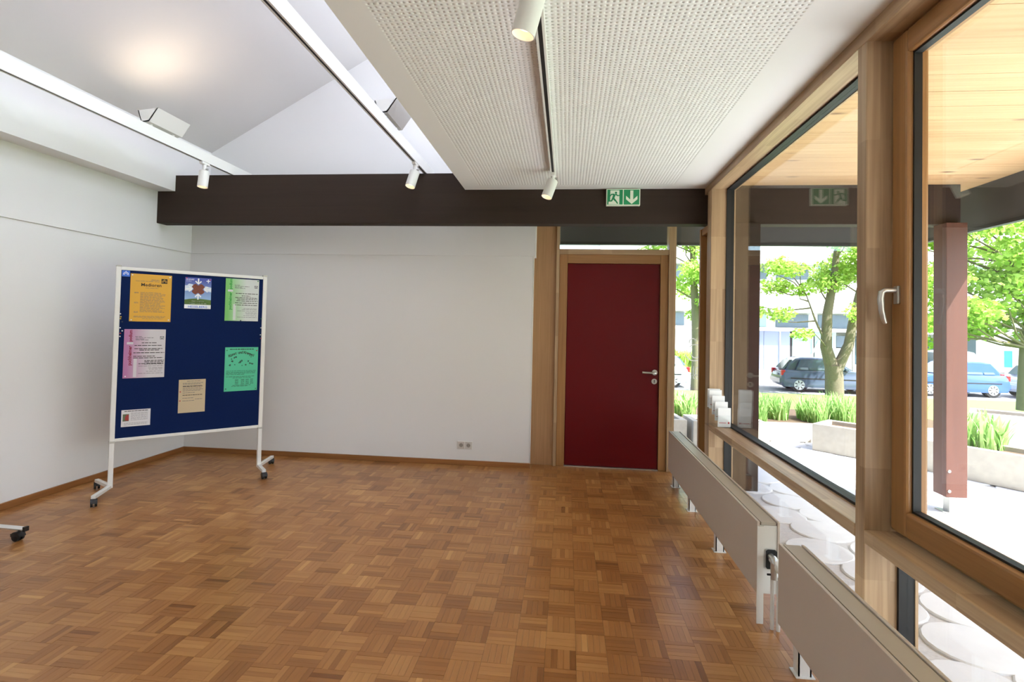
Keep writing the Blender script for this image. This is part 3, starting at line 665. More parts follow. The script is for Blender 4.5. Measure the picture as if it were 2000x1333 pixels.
# ---- buildings across the street
def bwall(name, col): return plain(name, col, .85)
lil = bwall('lilac_panel', '#9aa6c8'); teal = bwall('teal_panel', '#a9cfcc'); whitew = bwall('white_render', '#e4e6e6'); greyp = bwall('grey_panel', '#6f7f8c')
bd = empty('office_building', (20, 34.2, SZ), 0, 'white office building with lilac and teal ground floor panels across the street', 'building')
FY = 34.2
B('core', (2, FY+.6, SZ), (26, FY+10, 12), whitew, bd)
xx = 9.0
for wdt, mt in ((1.55, lil), (1.55, lil), (1.55, lil), (.12, dark), (1.25, teal), (.05, dark), (1.25, teal)):
    B('wall_panel', (xx, FY, SZ), (xx+wdt-.02, FY+.6, 1.42), mt, bd); xx += wdt
for zx in (11.2, 11.6, 13.0, 14.9): B('pipe', (zx, FY-.07, SZ), (zx+.06, FY-.01, 1.42), whitemet, bd)
MB().tube([(10.6, FY-.04, SZ+.1), (11.7, FY-.04, 1.35)], .05, 6).build('brace', whitemet, bd); MB().tube([(14.4, FY-.04, SZ+.1), (15.3, FY-.04, .9)], .05, 6).build('brace', whitemet, bd)
B('door', (xx+.05, FY+.1, SZ), (xx+.95, FY+.5, .45), whitemet, bd); B('door_window', (xx+.05, FY+.1, .5), (xx+.95, FY+.5, 1.2), greyp, bd); xx += 1.0
for k in range(4):
    B('shop_window', (xx+.06, FY+.2, -.5), (xx+1.7, FY+.5, 1.2), plain('shop_glass', '#3d5560', .1, spec=.8) if k == 0 else MATS['shop_glass'], bd); B('shop_post', (xx, FY, SZ), (xx+.06, FY+.6, 1.42), whitemet, bd); xx += 1.76
B('canopy', (2, FY-.4, 1.42), (26, FY+.6, 1.62), whitew, bd)
z = 1.62
for k in range(3):
    for q in range(9):
        x = 3+q*2.5; B('window', (x, FY+.5, z+.05), (x+1.9, FY+.62, z+.85), greyp if (q+k) % 3 else teal, bd)
    B('parapet', (2, FY-.3, z+.95), (26, FY+.3, z+2.75), whitew, bd); z += 3.0
b2 = empty('apartment_block', (47, 58, SZ), -.35, 'grey apartment block behind the tree on the right', 'building')
B('walls', (-9, 0, 0), (16, 10, 13), bwall('grey_render', '#c5c7cc'), b2, local=True)
for k in range(4):
    for q in range(8):
        f_ = B('window_frame', (-8+q*2.9, -.06, 1.6+k*2.9), (-6.5+q*2.9, .04, 3.1+k*2.9), whitemet, b2, local=True)
        B('window_glass', (-7.9+q*2.9, -.09, 1.7+k*2.9), (-6.6+q*2.9, -.05, 3.0+k*2.9), greyp, f_, local=True)

# ================================================================= INSIDE OBJECTS
# ---- track rails
def rail(name, x, z0, z1, y0, y1, w, label, slot=True):
    e = empty(name, (x, y0, z0), 0, label, 'track rail', 'lighting track rails on the ceiling')
    m = MB(); t = .006
    m.box((x-w/2, y0, z0), (x-w/2+t, y1, z1)); m.box((x+w/2-t, y0, z0), (x+w/2, y1, z1)); m.box((x-w/2+t, y0, z0+.016), (x+w/2-t, y1, z1))
    m.box((x-w/2+t, y0, z0), (x-w/2+t+.005, y1, z0+.004)); m.box((x+w/2-t-.005, y0, z0), (x+w/2-t, y1, z0+.004))
    m.build('profile', whitemet, e)
    B('conductor_slot', (x-w/2+t+.0052, y0, z0+.001), (x+w/2-t-.0052, y1, z0+.0155), rubber, e)
    return e
rail('track_rail', -3.235, 2.790, 2.880, YR, YB, .036, 'white lighting track rail nearest the left wall')
rail('track_rail', -1.335, 2.790, 2.880, YR, YB, .036, 'white lighting track rail in the middle under the sloping ceiling')
rail('track_rail', -.132, ZS-.034, ZS, YR, 4.16, .040, 'lighting track rail fixed to the perforated ceiling')
# ---- spotlights
glow = emit('lamp_glow', '#ffdfb0', 3.2); warm = plain('lamp_reflector', '#d99a55', .3, metal=.6)
def spot(track_pt, body_top, direction, label, power=14):
    """joint hangs from the track; the cylinder head starts at body_top and points along direction"""
    tp = Vector(track_pt); bt = Vector(body_top); d = Vector(direction).normalized(); L, R = .150, .042
    e = empty('spotlight', tp, 0, label, 'spotlight', 'cylindrical track spotlights')
    MB().box(tp+Vector((-.016, -.05, -.022)), tp+Vector((.016, .05, .0))).build('track_adapter', whitemet, e, bevel=.003)
    st_ = MB().tube([tp+Vector((0, 0, -.015)), bt+Vector((0, 0, .012)), bt+d*.02], [.017, .017, .017], 14).build('stem', whitemet, e, smooth=True)
    MB().cyl(bt+Vector((.014, 0, .012)), bt+Vector((.034, 0, .012)), .009, 12).build('pivot_screw', greymet, st_, smooth=True)
    # hollow head: outer skin, rim, inner cone
    a = d.orthogonal().normalized(); b_ = d.cross(a); n = 28; prof = [(0, .018), (0, .034), (.006, R), (L, R), (L, R-.003), (L-.020, R-.005), (L-.034, R-.008)]
    V = []; F = []
    for s, r in prof: V += [bt + d*s + a*r*math.cos(2*math.pi*k/n) + b_*r*math.sin(2*math.pi*k/n) for k in range(n)]
    for i in range(len(prof)-1):
        for k in range(n): F.append((i*n+k, i*n+(k+1) % n, (i+1)*n+(k+1) % n, (i+1)*n+k))
    F.append(tuple(reversed(range(n))))
    hd_ = MB().add(V, F).build('head', whitemet, e, smooth=True)
    MB().cyl(bt+d*(L-.038), bt+d*(L-.034), R-.0085, 24).build('reflector', warm, hd_)
    MB().cyl(bt+d*(L-.0335), bt+d*(L-.026), R-.017, 24).build('bulb', glow, hd_)
    ld = bpy.data.lights.new('spot_beam', 'SPOT'); ld.energy = power; ld.color = (1, .80, .55); ld.spot_size = 1.0; ld.spot_blend = .9; ld.shadow_soft_size = .008
    lo = bpy.data.objects.new('spot_beam', ld); C.objects.link(lo); lo.location = bt+d*(L-.012); lo.rotation_euler = (-d).to_track_quat('Z', 'Y').to_euler()
    lo.parent = e; lo.matrix_parent_inverse = Matrix.Translation(tp).inverted()
    return e
spot((-3.235, 4.38, 2.790), (-3.235, 4.38, 2.715), (-.02, -.10, -1), 'white spotlight on the left track rail in front of the beam')
spot((-1.335, 4.45, 2.790), (-1.335, 4.45, 2.715), (-.20, -.28, -1), 'white spotlight on the middle track rail in front of the beam')
spot((-.132, 4.14, ZS-.034), (-.132, 4.14, 2.545), (-.33, -.20, -1), 'white spotlight at the far end of the perforated ceiling track')
spot((-.132, 1.79, ZS-.034), (-.132, 1.79, 2.545), (-.27, .04, -1), 'large white spotlight nearest the viewer on the ceiling track')
# ---- indirect floodlights clipped on the rails
def flood(x, y0, y1, z, side, label, power):
    e = empty('indirect_floodlight', (x, (y0+y1)/2, z), 0, label, 'floodlight', 'indirect floodlights on the track rails')
    s = side; m = MB()
    sec = [(x-.03*s, z+.005), (x+.035*s, z+.012), (x+.105*s, z+.115), (x+.098*s, z+.118), (x+.030*s, z+.022), (x-.026*s, z+.014), (x-.055*s, z+.10), (x-.062*s, z+.098)]
    m.prism(sec, 1, y0, y1); m.build('housing', whitemet, e)
    for yy_ in (y0, y1-.004): MB().prism([(x-.03*s, z+.005), (x+.035*s, z+.012), (x+.105*s, z+.115), (x-.062*s, z+.098)], 1, yy_, yy_+.004).build('end_cap', whitemet, e)
    MB().cyl((x+.005*s, y0+.03, z+.04), (x+.005*s, y1-.03, z+.04), .006, 10).build('halogen_tube', emit('halogen_'+str(power), '#ffd9a0', 1 if power else .02), e)
    for yy_ in (y0+.06, y1-.06): MB().cyl((x, yy_, z-.012), (x, yy_, z+.012), .012, 10).build('clip', whitemet, e)
    if power:
        ld = bpy.data.lights.new('flood_beam', 'AREA'); ld.shape = 'RECTANGLE'; ld.size = .12; ld.size_y = .03; ld.energy = power; ld.color = (1, .80, .56); ld.spread = 2.4
        lo = bpy.data.objects.new('flood_beam', ld); C.objects.link(lo); lo.location = (x+.012*s, (y0+y1)/2, z+.070); lo.rotation_euler = (Vector((-.25, .0, -1))).to_track_quat('Z', 'Y').to_euler()
        lo.parent = e; lo.matrix_parent_inverse = Matrix.Translation(e.location).inverted()
    return e
flood(-3.235, 3.70, 4.05, 2.885, 1, 'lit white floodlight on the left track rail aimed at the ceiling', 1.1)
flood(-1.335, 3.62, 3.97, 2.885, 1, 'unlit white floodlight on the middle track rail', 0)

# ---- exit sign
GREEN = plain('sign_green', '#1d8f5a', .5); signw = plain('sign_white', '#e9f0dc', .5)
sg = empty('exit_sign', (.468, 4.72, 2.472), 0, 'green emergency exit sign with running figure and down arrow on the beam', 'sign')
X0, X1, Z0, Z1, YF = .323, .615, 2.474, 2.622, 4.705
B('plate', (X0, YF, Z0), (X1, YBM-.001, Z1), signw, sg, bevel=.002)
sgw = (X1-X0)/2
def plate2d(poly, mat, name, parent, dy): return MB().prism(poly, 1, YF-dy-.0012, YF-dy).build(name, mat, parent)
def rect(x0, z0, x1, z1): return [(x0, z0), (x1, z0), (x1, z1), (x0, z1)]
g1 = plate2d(rect(X0+.007, Z0+.008, X0+sgw-.004, Z1-.008), GREEN, 'figure_panel', sg, .0003); g2 = plate2d(rect(X0+sgw+.004, Z0+.008, X1-.007, Z1-.008), GREEN, 'arrow_panel', sg, .0003)
plate2d(rect(X0+.033, Z0+.018, X0+.112, Z1-.014), signw, 'doorway', g1, .0018)
plate2d([(X0+.018, Z0+.010), (X0+.115, Z0+.010), (X0+.10, Z0+.03), (X0+.02, Z0+.034)], signw, 'ground', g1, .0016)
man = MB(); c = (X0+.082, Z1-.036)
man.prism([(c[0]+.0095*math.cos(a*.5236), c[1]+.0095*math.sin(a*.5236)) for a in range(12)], 1, YF-.0045, YF-.0032)
def limb(a, b_, w0, w1):
    a = Vector(a); b_ = Vector(b_); d = (b_-a).normalized(); n = Vector((-d.y, d.x)); man.prism([tuple(a+n*w0), tuple(b_+n*w1), tuple(b_-n*w1), tuple(a-n*w0)], 1, YF-.0045, YF-.0032)
sh, hp = (X0+.070, Z1-.050), (X0+.058, Z1-.086)
limb(sh, hp, .011, .009); limb(sh, (X0+.045, Z1-.050), .006, .005); limb((X0+.046, Z1-.047), (X0+.030, Z1-.068), .005, .004)
limb((X0+.078, Z1-.046), (X0+.096, Z1-.062), .006, .005); limb((X0+.094, Z1-.062), (X0+.116, Z1-.060), .005, .004)
limb((X0+.060, Z1-.084), (X0+.080, Z1-.108), .0085, .007); limb((X0+.079, Z1-.104), (X0+.098, Z1-.132), .0065, .005)
limb((X0+.056, Z1-.086), (X0+.046, Z1-.106), .008, .006); limb((X0+.050, Z1-.107), (X0+.018, Z1-.110), .006, .005)
man.build('running_figure', GREEN, g1)
cx = X0+sgw*1.5; ar = MB().prism([(cx-.013, Z1-.016), (cx+.013, Z1-.016), (cx+.013, Z0+.052), (cx+.049, Z0+.085), (cx+.049, Z0+.054), (cx, Z0+.013), (cx-.049, Z0+.054), (cx-.049, Z0+.085), (cx-.013, Z0+.052)], 1, YF-.0032, YF-.0018); ar.build('down_arrow', signw, g2)

# ---- radiators
def radiator(y0, y1, label, valve_at=None, feet=()):
    e = empty('radiator', (.98, (y0+y1)/2, 0), 0, label, 'radiator', 'long low radiators along the windows')
    x0, x1, z0, z1 = .929, 1.035, .140, .482
    B('front_panel', (x0, y0, z0), (x0+.013, y1, z1), radm, e, bevel=.002)
    B('rear_panel', (x1-.012, y0, z0), (x1, y1, z1), radm, e, bevel=.002)
    B('top_grille', (x0+.020, y0+.003, z1-.016), (x1-.018, y1-.003, z1-.003), radtop, e)
    B('convector_core', (x0+.016, y0+.02, z0+.01), (x1-.015, y1-.02, z1-.018), plain('core_grey', '#55524c', .8) if 'core_grey' not in MATS else MATS['core_grey'], e)
    for ya in (y0+.004, y1-.014): B('end_plate', (x0+.0135, ya, z0-.0), (x1-.0125, ya+.010, z1-.018), whitemet, e)
    for f_ in feet:
        m = MB(); m.box((x0+.030, f_-.003, 0), (x0+.036, f_+.045, z0+.05)); m.box((x0+.075, f_-.003, 0), (x0+.081, f_+.045, z0+.05)); m.box((x0+.030, f_-.003, 0), (x0+.081, f_+.0, z0+.05)); m.box((x0+.018, f_-.012, 0), (x0+.093, f_+.055, .004))
        m.build('foot', whitemet, e)
    if valve_at is not None:
        v = valve_at
        B('end_leg', (x0, v-.006, 0), (x0+.030, v, z1-.02), whitemet, e)
        MB().prism([(x0+.045, .262), (x0+.085, .262), (x0+.090, .27), (x0+.090, .345), (x0+.082, .353), (x0+.048, .353), (x0+.040, .345), (x0+.040, .27)], 1, v-.0075, v-.004).build('valve_opening', rubber, e)
        vb = MB().tube([(x0+.060, v, .325), (x0+.060, v-.045, .322), (x0+.062, v-.055, .300)], .014, 12).build('valve_body', steel, e, smooth=True)
        MB().tube([(x0+.064, v-.020, .318), (x0+.080, v-.075, .290), (x0+.086, v-.10, .276)], [.019, .021, .017], 16).build('thermostat_head', whitemet, vb, smooth=True)
        MB().tube([(x0+.062, v-.05, .31), (x0+.062, v-.052, .235)], .017, 14).build('valve_union', steel, vb, smooth=True)
        MB().tube([(x0+.03, v-.05, .255), (x0+.062, v-.05, .255)], .005, 8).build('valve_spindle', rubber, vb)
        for dx_, dy_ in ((.055, -.046), (.078, -.060)): MB().cyl((x0+dx_, v+dy_, 0), (x0+dx_, v+dy_, .25), .0085, 12).build('supply_pipe', whitemet, e, smooth=True)
    return e
radiator(2.690, 4.930, 'long white panel radiator in front of the fixed window', valve_at=2.690, feet=(3.50, 4.24, 4.85))
radiator(.10, 2.432, 'white panel radiator nearest the viewer under the sash window', feet=(2.30, 1.2, .3))

# ---- wall sockets
sk = empty('double_socket', (-.988, YB, .198), 0, 'white double wall socket low on the back wall', 'socket')
B('frame', (-1.066, YB-.010, .158), (-.910, YB-.0005, .238), whitemet, sk, bevel=.003)
sgm = plain('socket_insert', '#cfc9c2', .5)
for cxs in (-1.025, -.951):
    f_ = B('insert', (cxs-.034, YB-.013, .164), (cxs+.034, YB-.0100, .232), sgm, sk, bevel=.001)
    disc((cxs, YB-.0135, .198), .020, 20, 'y', .001).build('recess', plain('socket_recess', '#9c958c', .6) if 'socket_recess' not in MATS else MATS['socket_recess'], f_)
    for s in (-1, 1): disc((cxs+s*.0095, YB-.0142, .198), .0028, 8, 'y', .001).build('pin_hole', rubber, f_)

# ---- leaflet holder on the sill rail
lh = empty('leaflet_holder', (1.255, 4.44, .629), 0, 'clear stepped leaflet holder on the oak sill rail', 'leaflet holder')
acr = glassmat('clear_acrylic', (.97, .98, .98)); leafw = plain('leaflet_paper', '#f0f1f2', .6); redp = plain('print_red', '#c2343a', .6); greyprint = plain('print_grey', '#6d6a6c', .7)
ink = plain('print_ink', '#3a3230', .7)
for k in range(5):
    xo = (0, .014, .028, .042, .046)[k]; yo = 4.36+.034*k; zb = .629+.006+(0, .043, .086, .128, .134)[k]
    B('pocket', (1.200-xo, yo-.003, zb), (1.300-xo, yo-.001, zb+.09), acr, lh)
    l_ = empty('leaflet', (1.25-xo, yo+.005, zb), 0, ['front white folded leaflet in the sill holder', 'second white leaflet from the front in the sill holder', 'middle white leaflet in the sill holder', 'fourth white leaflet from the front in the sill holder', 'rearmost and highest white leaflet in the sill holder'][k], 'leaflet', 'leaflets in the sill holder')
    B('sheet', (1.200-xo, yo, zb), (1.298-xo, yo+.008, zb+.150), leafw, l_)
    B('print_strip', (1.209-xo, yo-.0006, zb+.030), (1.262-xo, yo, zb+.034), redp, l_); B('print_mark', (1.276-xo, yo-.0006, zb+.026), (1.288-xo, yo, zb+.040), redp, l_)
B('base', (1.140, 4.352, .6295), (1.302, 4.53, .635), acr, lh)

# ---- pinboard on castors
def pinboard():
    ax = Vector((.69930, .71482, 0)); nn = Vector((.71482, -.69930, 0))     # along the board, and towards the viewer
    O = Vector((-3.516, 3.873, 0)) - ax*.033; Wb = 1.085
    e = empty('pinboard', O + ax*Wb/2, math.atan2(ax.y, ax.x), 'blue felt pinboard on a white wheeled stand covered with notices', 'pinboard')
    off = Wb/2
    # local frame: x along the board (0 at its centre), -y towards the viewer
    def L(u, d, z): return (u-off, -d, z)
    def LB(name, u0, d0, z0, u1, d1, z1, mat, par=e, bevel=0):
        a = L(u0, d1, z0); b_ = L(u1, d0, z1); return MB().box((a[0], a[1], a[2]), (b_[0], b_[1], b_[2])).build(name, mat, par, bevel=bevel, local=True)
    LB('felt_panel', .012, -.008, .435, Wb-.012, .008, 1.778, bluefelt)
    LB('frame_rail', .0, -.013, 1.772, Wb, .013, 1.799, whitemet, bevel=.003); LB('frame_rail', .0, -.013, .415, Wb, .013, .440, whitemet, bevel=.003)
    for u in (0, Wb):
        LB('post', u-.017, -.017, .056, u+.017, .017, 1.799, whitemet, bevel=.005); LB('post_cap', u-.018, -.018, 1.799, u+.018, .018, 1.809, greymet); LB('post_clamp', u-.019, -.019, .405, u+.019, .019, .421, greymet)
        for (du, d) in (((-.11, .25), (-.075, -.25)) if u == 0 else ((-.01, .22), (.19, -.26))):
            a = Vector(L(u, 0, .068)); b_ = Vector(L(u+du, d, .068)); dr = (b_-a).normalized(); sd = Vector((-dr.y, dr.x, 0))*.015; h = Vector((0, 0, .013)); a2 = a-dr*.012
            f_ = MB().add([a2-sd-h, b_-sd-h, b_+sd-h, a2+sd-h, a2-sd+h, b_-sd+h, b_+sd+h, a2+sd+h], [(3, 2, 1, 0), (4, 5, 6, 7), (0, 1, 5, 4), (1, 2, 6, 5), (2, 3, 7, 6), (3, 0, 4, 7)]).build('foot_bar', whitemet, e, local=True, bevel=.003)
            castor(tuple(b_-dr*.012), f_, 1 if d < 0 else -1)
    return e, L, O, ax
def castor(p, par, s):
    x, y, z = p; c_ = MB().cyl((x, y, .050), (x, y, .066), .009, 10).build('castor_fork', blackm, par, local=True)
    dx = .014*s
    for q in (-1, 1): MB().cyl((x+q*.006, y+dx, .026), (x+q*.020, y+dx, .026), .0255, 18).build('castor_wheel', rubber, c_, local=True, smooth=True)
    m = MB(); n = 12; pr_ = [(y+dx+.030*math.cos(a), .028+.030*math.sin(a)) for a in [math.pi*k/n for k in range(n+1)]]
    m.prism(pr_+[(y+dx-.020, .030), (y+dx+.020, .030)], 0, x-.021, x+.021); m.build('castor_hood', blackm, c_, local=True)
board, BL, BO, BAX = pinboard()
# second stand: only one foot reaches into the picture
ax2 = Vector((-1, .05, 0)).normalized()
e2 = empty('display_stand', (-3.58, 2.99, 0), 0, 'white wheeled stand foot with black castor at the left edge', 'display stand')
MB().tube([(-.30, .02, .078), (.27, .0, .075)], .015, 4).build('foot_bar', whitemet, e2, local=True, smooth=False)
B('end_cap', (.268, -.014, .062), (.283, .014, .090), blackm, e2, local=True)
c_ = MB().cyl((.235, 0, .05), (.235, 0, .066), .009, 10).build('castor_fork', blackm, e2, local=True)
for q in (-1, 1): MB().cyl((.225, q*.006, .026), (.225, q*.020, .026), .0255, 18).build('castor_wheel', rubber, c_, local=True, smooth=True)
MB().prism([(.225+.031*math.cos(math.pi*k/12), .028+.031*math.sin(math.pi*k/12)) for k in range(13)]+[(.205, .03), (.245, .03)], 1, -.021, .021).build('castor_hood', blackm, c_, local=True)
MB().box((.183, -.012, .034), (.205, .012, .042)).build('brake_lever', blackm, c_, local=True)
B('post', (-.31, -.017, .092), (-.276, .017, 1.79), whitemet, e2, local=True)
B('panel', (-.30, -.0, .45), (-.288, -.9, 1.78), bluefelt, e2, local=True)

# ---- notices
def mix_paper(name, c0, c1, horizontal=True, fade=.55):
    """printed colour gradient of the sheet, left to right in the sheet's own width"""
    m, t, b = base(name); tc = N(t, 'ShaderNodeTexCoord'); sp = N(t, 'ShaderNodeSeparateXYZ'); t.links.new(tc.outputs['Generated'], sp.inputs[0])
    cr = N(t, 'ShaderNodeValToRGB'); e = cr.color_ramp.elements; e[0].color = srgb(c0); e[1].color = srgb(c1); e[0].position = .08; e[1].position = fade
    t.links.new(sp.outputs[0 if horizontal else 2], cr.inputs[0]); t.links.new(cr.outputs[0], b.inputs['Base Color']); b.inputs['Roughness'].default_value = .6; return m
def textmesh(body, size, mat, name, parent, u, d, z, rot=0, align='LEFT', shear=0, bold=0):
    cu = bpy.data.curves.new(name, 'FONT'); cu.body = body; cu.size = size; cu.align_x = align; cu.shear = shear; cu.offset = bold; cu.resolution_u = 2
    to = bpy.data.objects.new(name, cu); C.objects.link(to)
    dg = bpy.context.evaluated_depsgraph_get(); me = bpy.data.meshes.new_from_object(to.evaluated_get(dg)); bpy.data.objects.remove(to)
    x, y, zz = BL(u, d, z); R_ = Matrix.Translation((x, y, zz)) @ Euler((math.pi/2, 0, 0)).to_matrix().to_4x4() @ Matrix.Rotation(rot, 4, 'Z')
    R_ = parent.matrix_parent_local @ R_ if hasattr(parent, 'matrix_parent_local') else R_
    me.transform(R_); me.materials.clear(); me.materials.append(mat); me.name = name
    o = bpy.data.objects.new(name, me); C.objects.link(o); o.parent = parent; return o
BM = Matrix.LocRotScale(board.location, board.rotation_euler, None)
class Notice:
    """a sheet pinned on the board: u = distance along the board, z = height (sheet is its own thing)"""
    def __init__(s, u0, z0, u1, z1, mat, label, cat='notice', name='notice', tilt=0):
        s.u0, s.u1, s.z0, s.z1 = u0, u1, z0, z1; uc = (u0+u1)/2
        s.e = bpy.data.objects.new(name, None); s.e.empty_display_size = .05; C.objects.link(s.e)
        s.e.location = board.location; s.e.rotation_euler = board.rotation_euler
        tag(s.e, label, cat, 'notices on the pinboard'); s.mat = mat
        s.sheet = s.box('sheet', 0, 0, 1, 1, mat, .0095, .0105)
    def P(s, a, b_): return s.u0+(s.u1-s.u0)*a, s.z0+(s.z1-s.z0)*b_
    def box(s, name, a0, b0, a1, b1, mat, d0=.0106, d1=.0110, par=None):
        ua, za = s.P(a0, b0); ub, zb = s.P(a1, b1); p = BL(ua, d1, za); q = BL(ub, d0, zb)
        return MB().box(p, q).build(name, mat, par or s.e, local=True)
    def poly(s, name, pts, mat, d=.0112, par=None):
        P = [s.P(*p) for p in pts]; m = MB(); V = [BL(u, d, z) for u, z in P]+[BL(u, d-.0004, z) for u, z in P]; n = len(P)
        m.add(V, [tuple(range(n)), tuple(range(n, 2*n))]+[(i, (i+1) % n, n+(i+1) % n, n+i) for i in range(n)]); return m.build(name, mat, par or s.e, local=True)
    def lines(s, rows, mat=None, h=.012, name='text_lines'):
        """rows: (a0, a1, b) -> broken word strips"""
        m = MB(); r = random.Random(int(s.u0*1000))
        for a0, a1, b_ in rows:
            a = a0
            while a < a1:
                w_ = min(r.uniform(.04, .13), a1-a); ua, za = s.P(a, b_-h/2); ub, zb = s.P(a+w_, b_+h/2); m.box(BL(ua, .0109, za), BL(ub, .0106, zb)); a += w_+.015
        o = m.build(name, mat or greyprint, s.e, local=True); o['kind'] = 'stuff'; return o
    def text(s, body, a, b_, size, mat, rot=0, align='LEFT', bold=0, name='lettering', shear=0):
        u, z = s.P(a, b_); return textmesh(body, size, mat, name, s.e, u, .0112, z, rot, align, shear, bold)
    def pin(s, a, b_, mat):
        u, z = s.P(a, b_); p = BL(u, .010, z); return MB().cyl((p[0], p[1], p[2]), (p[0], p[1]-.008, p[2]), .005, 10).build('push_pin', mat, s.e, local=True)
pinw = plain('pin_white', '#e9e9ea', .35); pinr = plain('pin_red', '#b2283a', .35); ping = plain('pin_green', '#1f7a4c', .35); pind = plain('pin_dark', '#26313a', .35); piny = plain('pin_yellow', '#d2b32e', .35)
def arches(nt_, a0, b0, a1, b1, bgm, fgm, d):
    """small castle-arch logo"""
    lg = nt_.box('logo', a0, b0, a1, b1, bgm, .0106, .0111)
    def q(x, y): return a0+(a1-a0)*x, b0+(b1-b0)*y
    m = MB()
    def arc(cx, cy, rx, ry, w_):
        n = 9
        for k in range(n):
            t0, t1 = math.pi*k/n, math.pi*(k+1)/n; V = []
            for t_ in (t0, t1):
                for f_ in (1, 1-w_): V.append(nt_.P(*q(cx+rx*f_*math.cos(t_), cy+ry*f_*math.sin(t_))))
            V3 = [BL(u, .0114, z) for u, z in V]; m.add(V3, [(0, 1, 3, 2)])
        for sx in (-1, 1):
            V = [nt_.P(*q(cx+sx*rx, cy)), nt_.P(*q(cx+sx*rx*(1-w_), cy)), nt_.P(*q(cx+sx*rx*(1-w_), .2)), nt_.P(*q(cx+sx*rx, .2))]; m.add([BL(u, .0114, z) for u, z in V], [(0, 1, 2, 3)])
    arc(.5, .35, .42, .42, .18); arc(.5, .32, .25, .27, .3)
    V = [nt_.P(*q(.5+.07*math.cos(k*.785), .86+.07*math.sin(k*.785))) for k in range(8)]; m.add([BL(u, .0114, z) for u, z in V], [tuple(range(8))])
    m.build('logo_arches', fgm, lg, local=True, recalc=False)
U = .033   # the sheets were measured from the left post's foot
blk = plain('print_black', '#2a2118', .6); whp = plain('print_white', '#f2f3f4', .6); bluep = plain('print_blue', '#3a6fd0', .6)
# logo card
n = Notice(-.012+U, 1.722, .040+U, 1.770, bluep, 'small bright blue logo card in the top left corner of the pinboard', 'card', 'logo_card'); arches(n, .08, .1, .92, .95, bluep, whp, 0)
# yellow sheet
n = Notice(.045+U, 1.366, .325+U, 1.750, plain('paper_yellow', '#e0a93a', .6), 'yellow orange printed notice headed Medioren at the top left of the pinboard')
n.text('Medioren', .50, .745, .036, blk, align='CENTER', bold=.0006); arches(n, .74, .82, .89, .92, blk, n.mat, 0)
n.lines([(.5, .70, .89), (.48, .70, .87), (.58, .70, .85), (.12, .55, .85), (.36, .68, .71)], h=.007)
rows = []; b_ = .61; rr = random.Random(1)
while b_ > .19: rows.append((.24, rr.uniform(.72, .88), b_)); b_ -= .027
n.lines(rows, h=.008); n.lines([(.10, .20, .61), (.10, .20, .595), (.10, .20, .40), (.10, .20, .385), (.10, .20, .205), (.10, .20, .19), (.10, .88, .11), (.10, .84, .09), (.3, .8, .06)], h=.007, name='margin_lines')
for a, b_ in ((.04, .97), (.95, .96), (.05, .03), (.95, .04)): n.pin(a, b_, pinw)
# festival poster
n = Notice(.420+U, 1.484, .617+U, 1.748, mix_paper('poster_sky', '#a9cdee', '#4a55a8', False, .92), 'small colourful poster with sky, hill and white arrows pinned at the top centre', 'poster', 'poster')
n.box('white_band', 0, 0, 1, .13, whp); n.text('HESSELBERG', .5, .025, .026, bluep, align='CENTER', bold=.0004)
n.poly('hill', [(0, .13), (1, .13), (1, .29), (.75, .31), (.45, .33), (.2, .31), (0, .28)], plain('poster_hill', '#55702f', .6)); n.poly('cloud', [(0, .56), (.25, .58), (.33, .68), (.3, .78), (.15, .8), (.08, .74), (0, .74)], plain('poster_cloud', '#d9e4f0', .6), .01115); n.poly('cloud', [(1, .55), (.74, .58), (.7, .66), (.78, .74), (1, .7)], MATS['poster_cloud'], .01115)
star = []
for k in range(16):
    a = 2*math.pi*k/16; r_ = 1 if k % 4 in (1, 2, 3) else .62; star.append((.5+.27*r_*math.cos(a), .63+.19*r_*math.sin(a)))
n.poly('photo_star', star, plain('poster_crowd', '#7a4232', .7, noise=.7, nscale=170), .0114)
def arrow(n, x, y, dx, dy, s=1.0):
    px_, py_ = -dy, dx; A = .73
    def T(f, g): return (x+(dx*f+px_*g), y+(dy*f+py_*g)*A)
    n.poly('arrow', [T(0, .0), T(-.13*s, .13*s), T(-.17*s, .09*s), T(-.085*s, .028*s), T(-.27*s, .028*s), T(-.27*s, -.028*s), T(-.085*s, -.028*s), T(-.17*s, -.09*s), T(-.13*s, -.13*s)], whp, .0117)
arrow(n, .5, .78, 0, -1); arrow(n, .5, .49, 0, 1); arrow(n, .30, .63, 1, 0); arrow(n, .71, .63, -1, 0)
n.box('cross', .80, .895, .95, .92, whp, .0106, .0113); n.box('cross', .862, .845, .892, .965, whp, .0106, .0113)
n.text('Christus spricht:', .5, .225, .014, whp, align='CENTER', bold=.0003); n.text('Kommt her zu mir alle', .5, .155, .014, whp, align='CENTER', bold=.0003)
n.lines([(.04, .35, .95), (.04, .33, .925), (.04, .24, .88)], whp, h=.010); n.pin(.05, .975, pinr); n.pin(.95, .955, pinr)
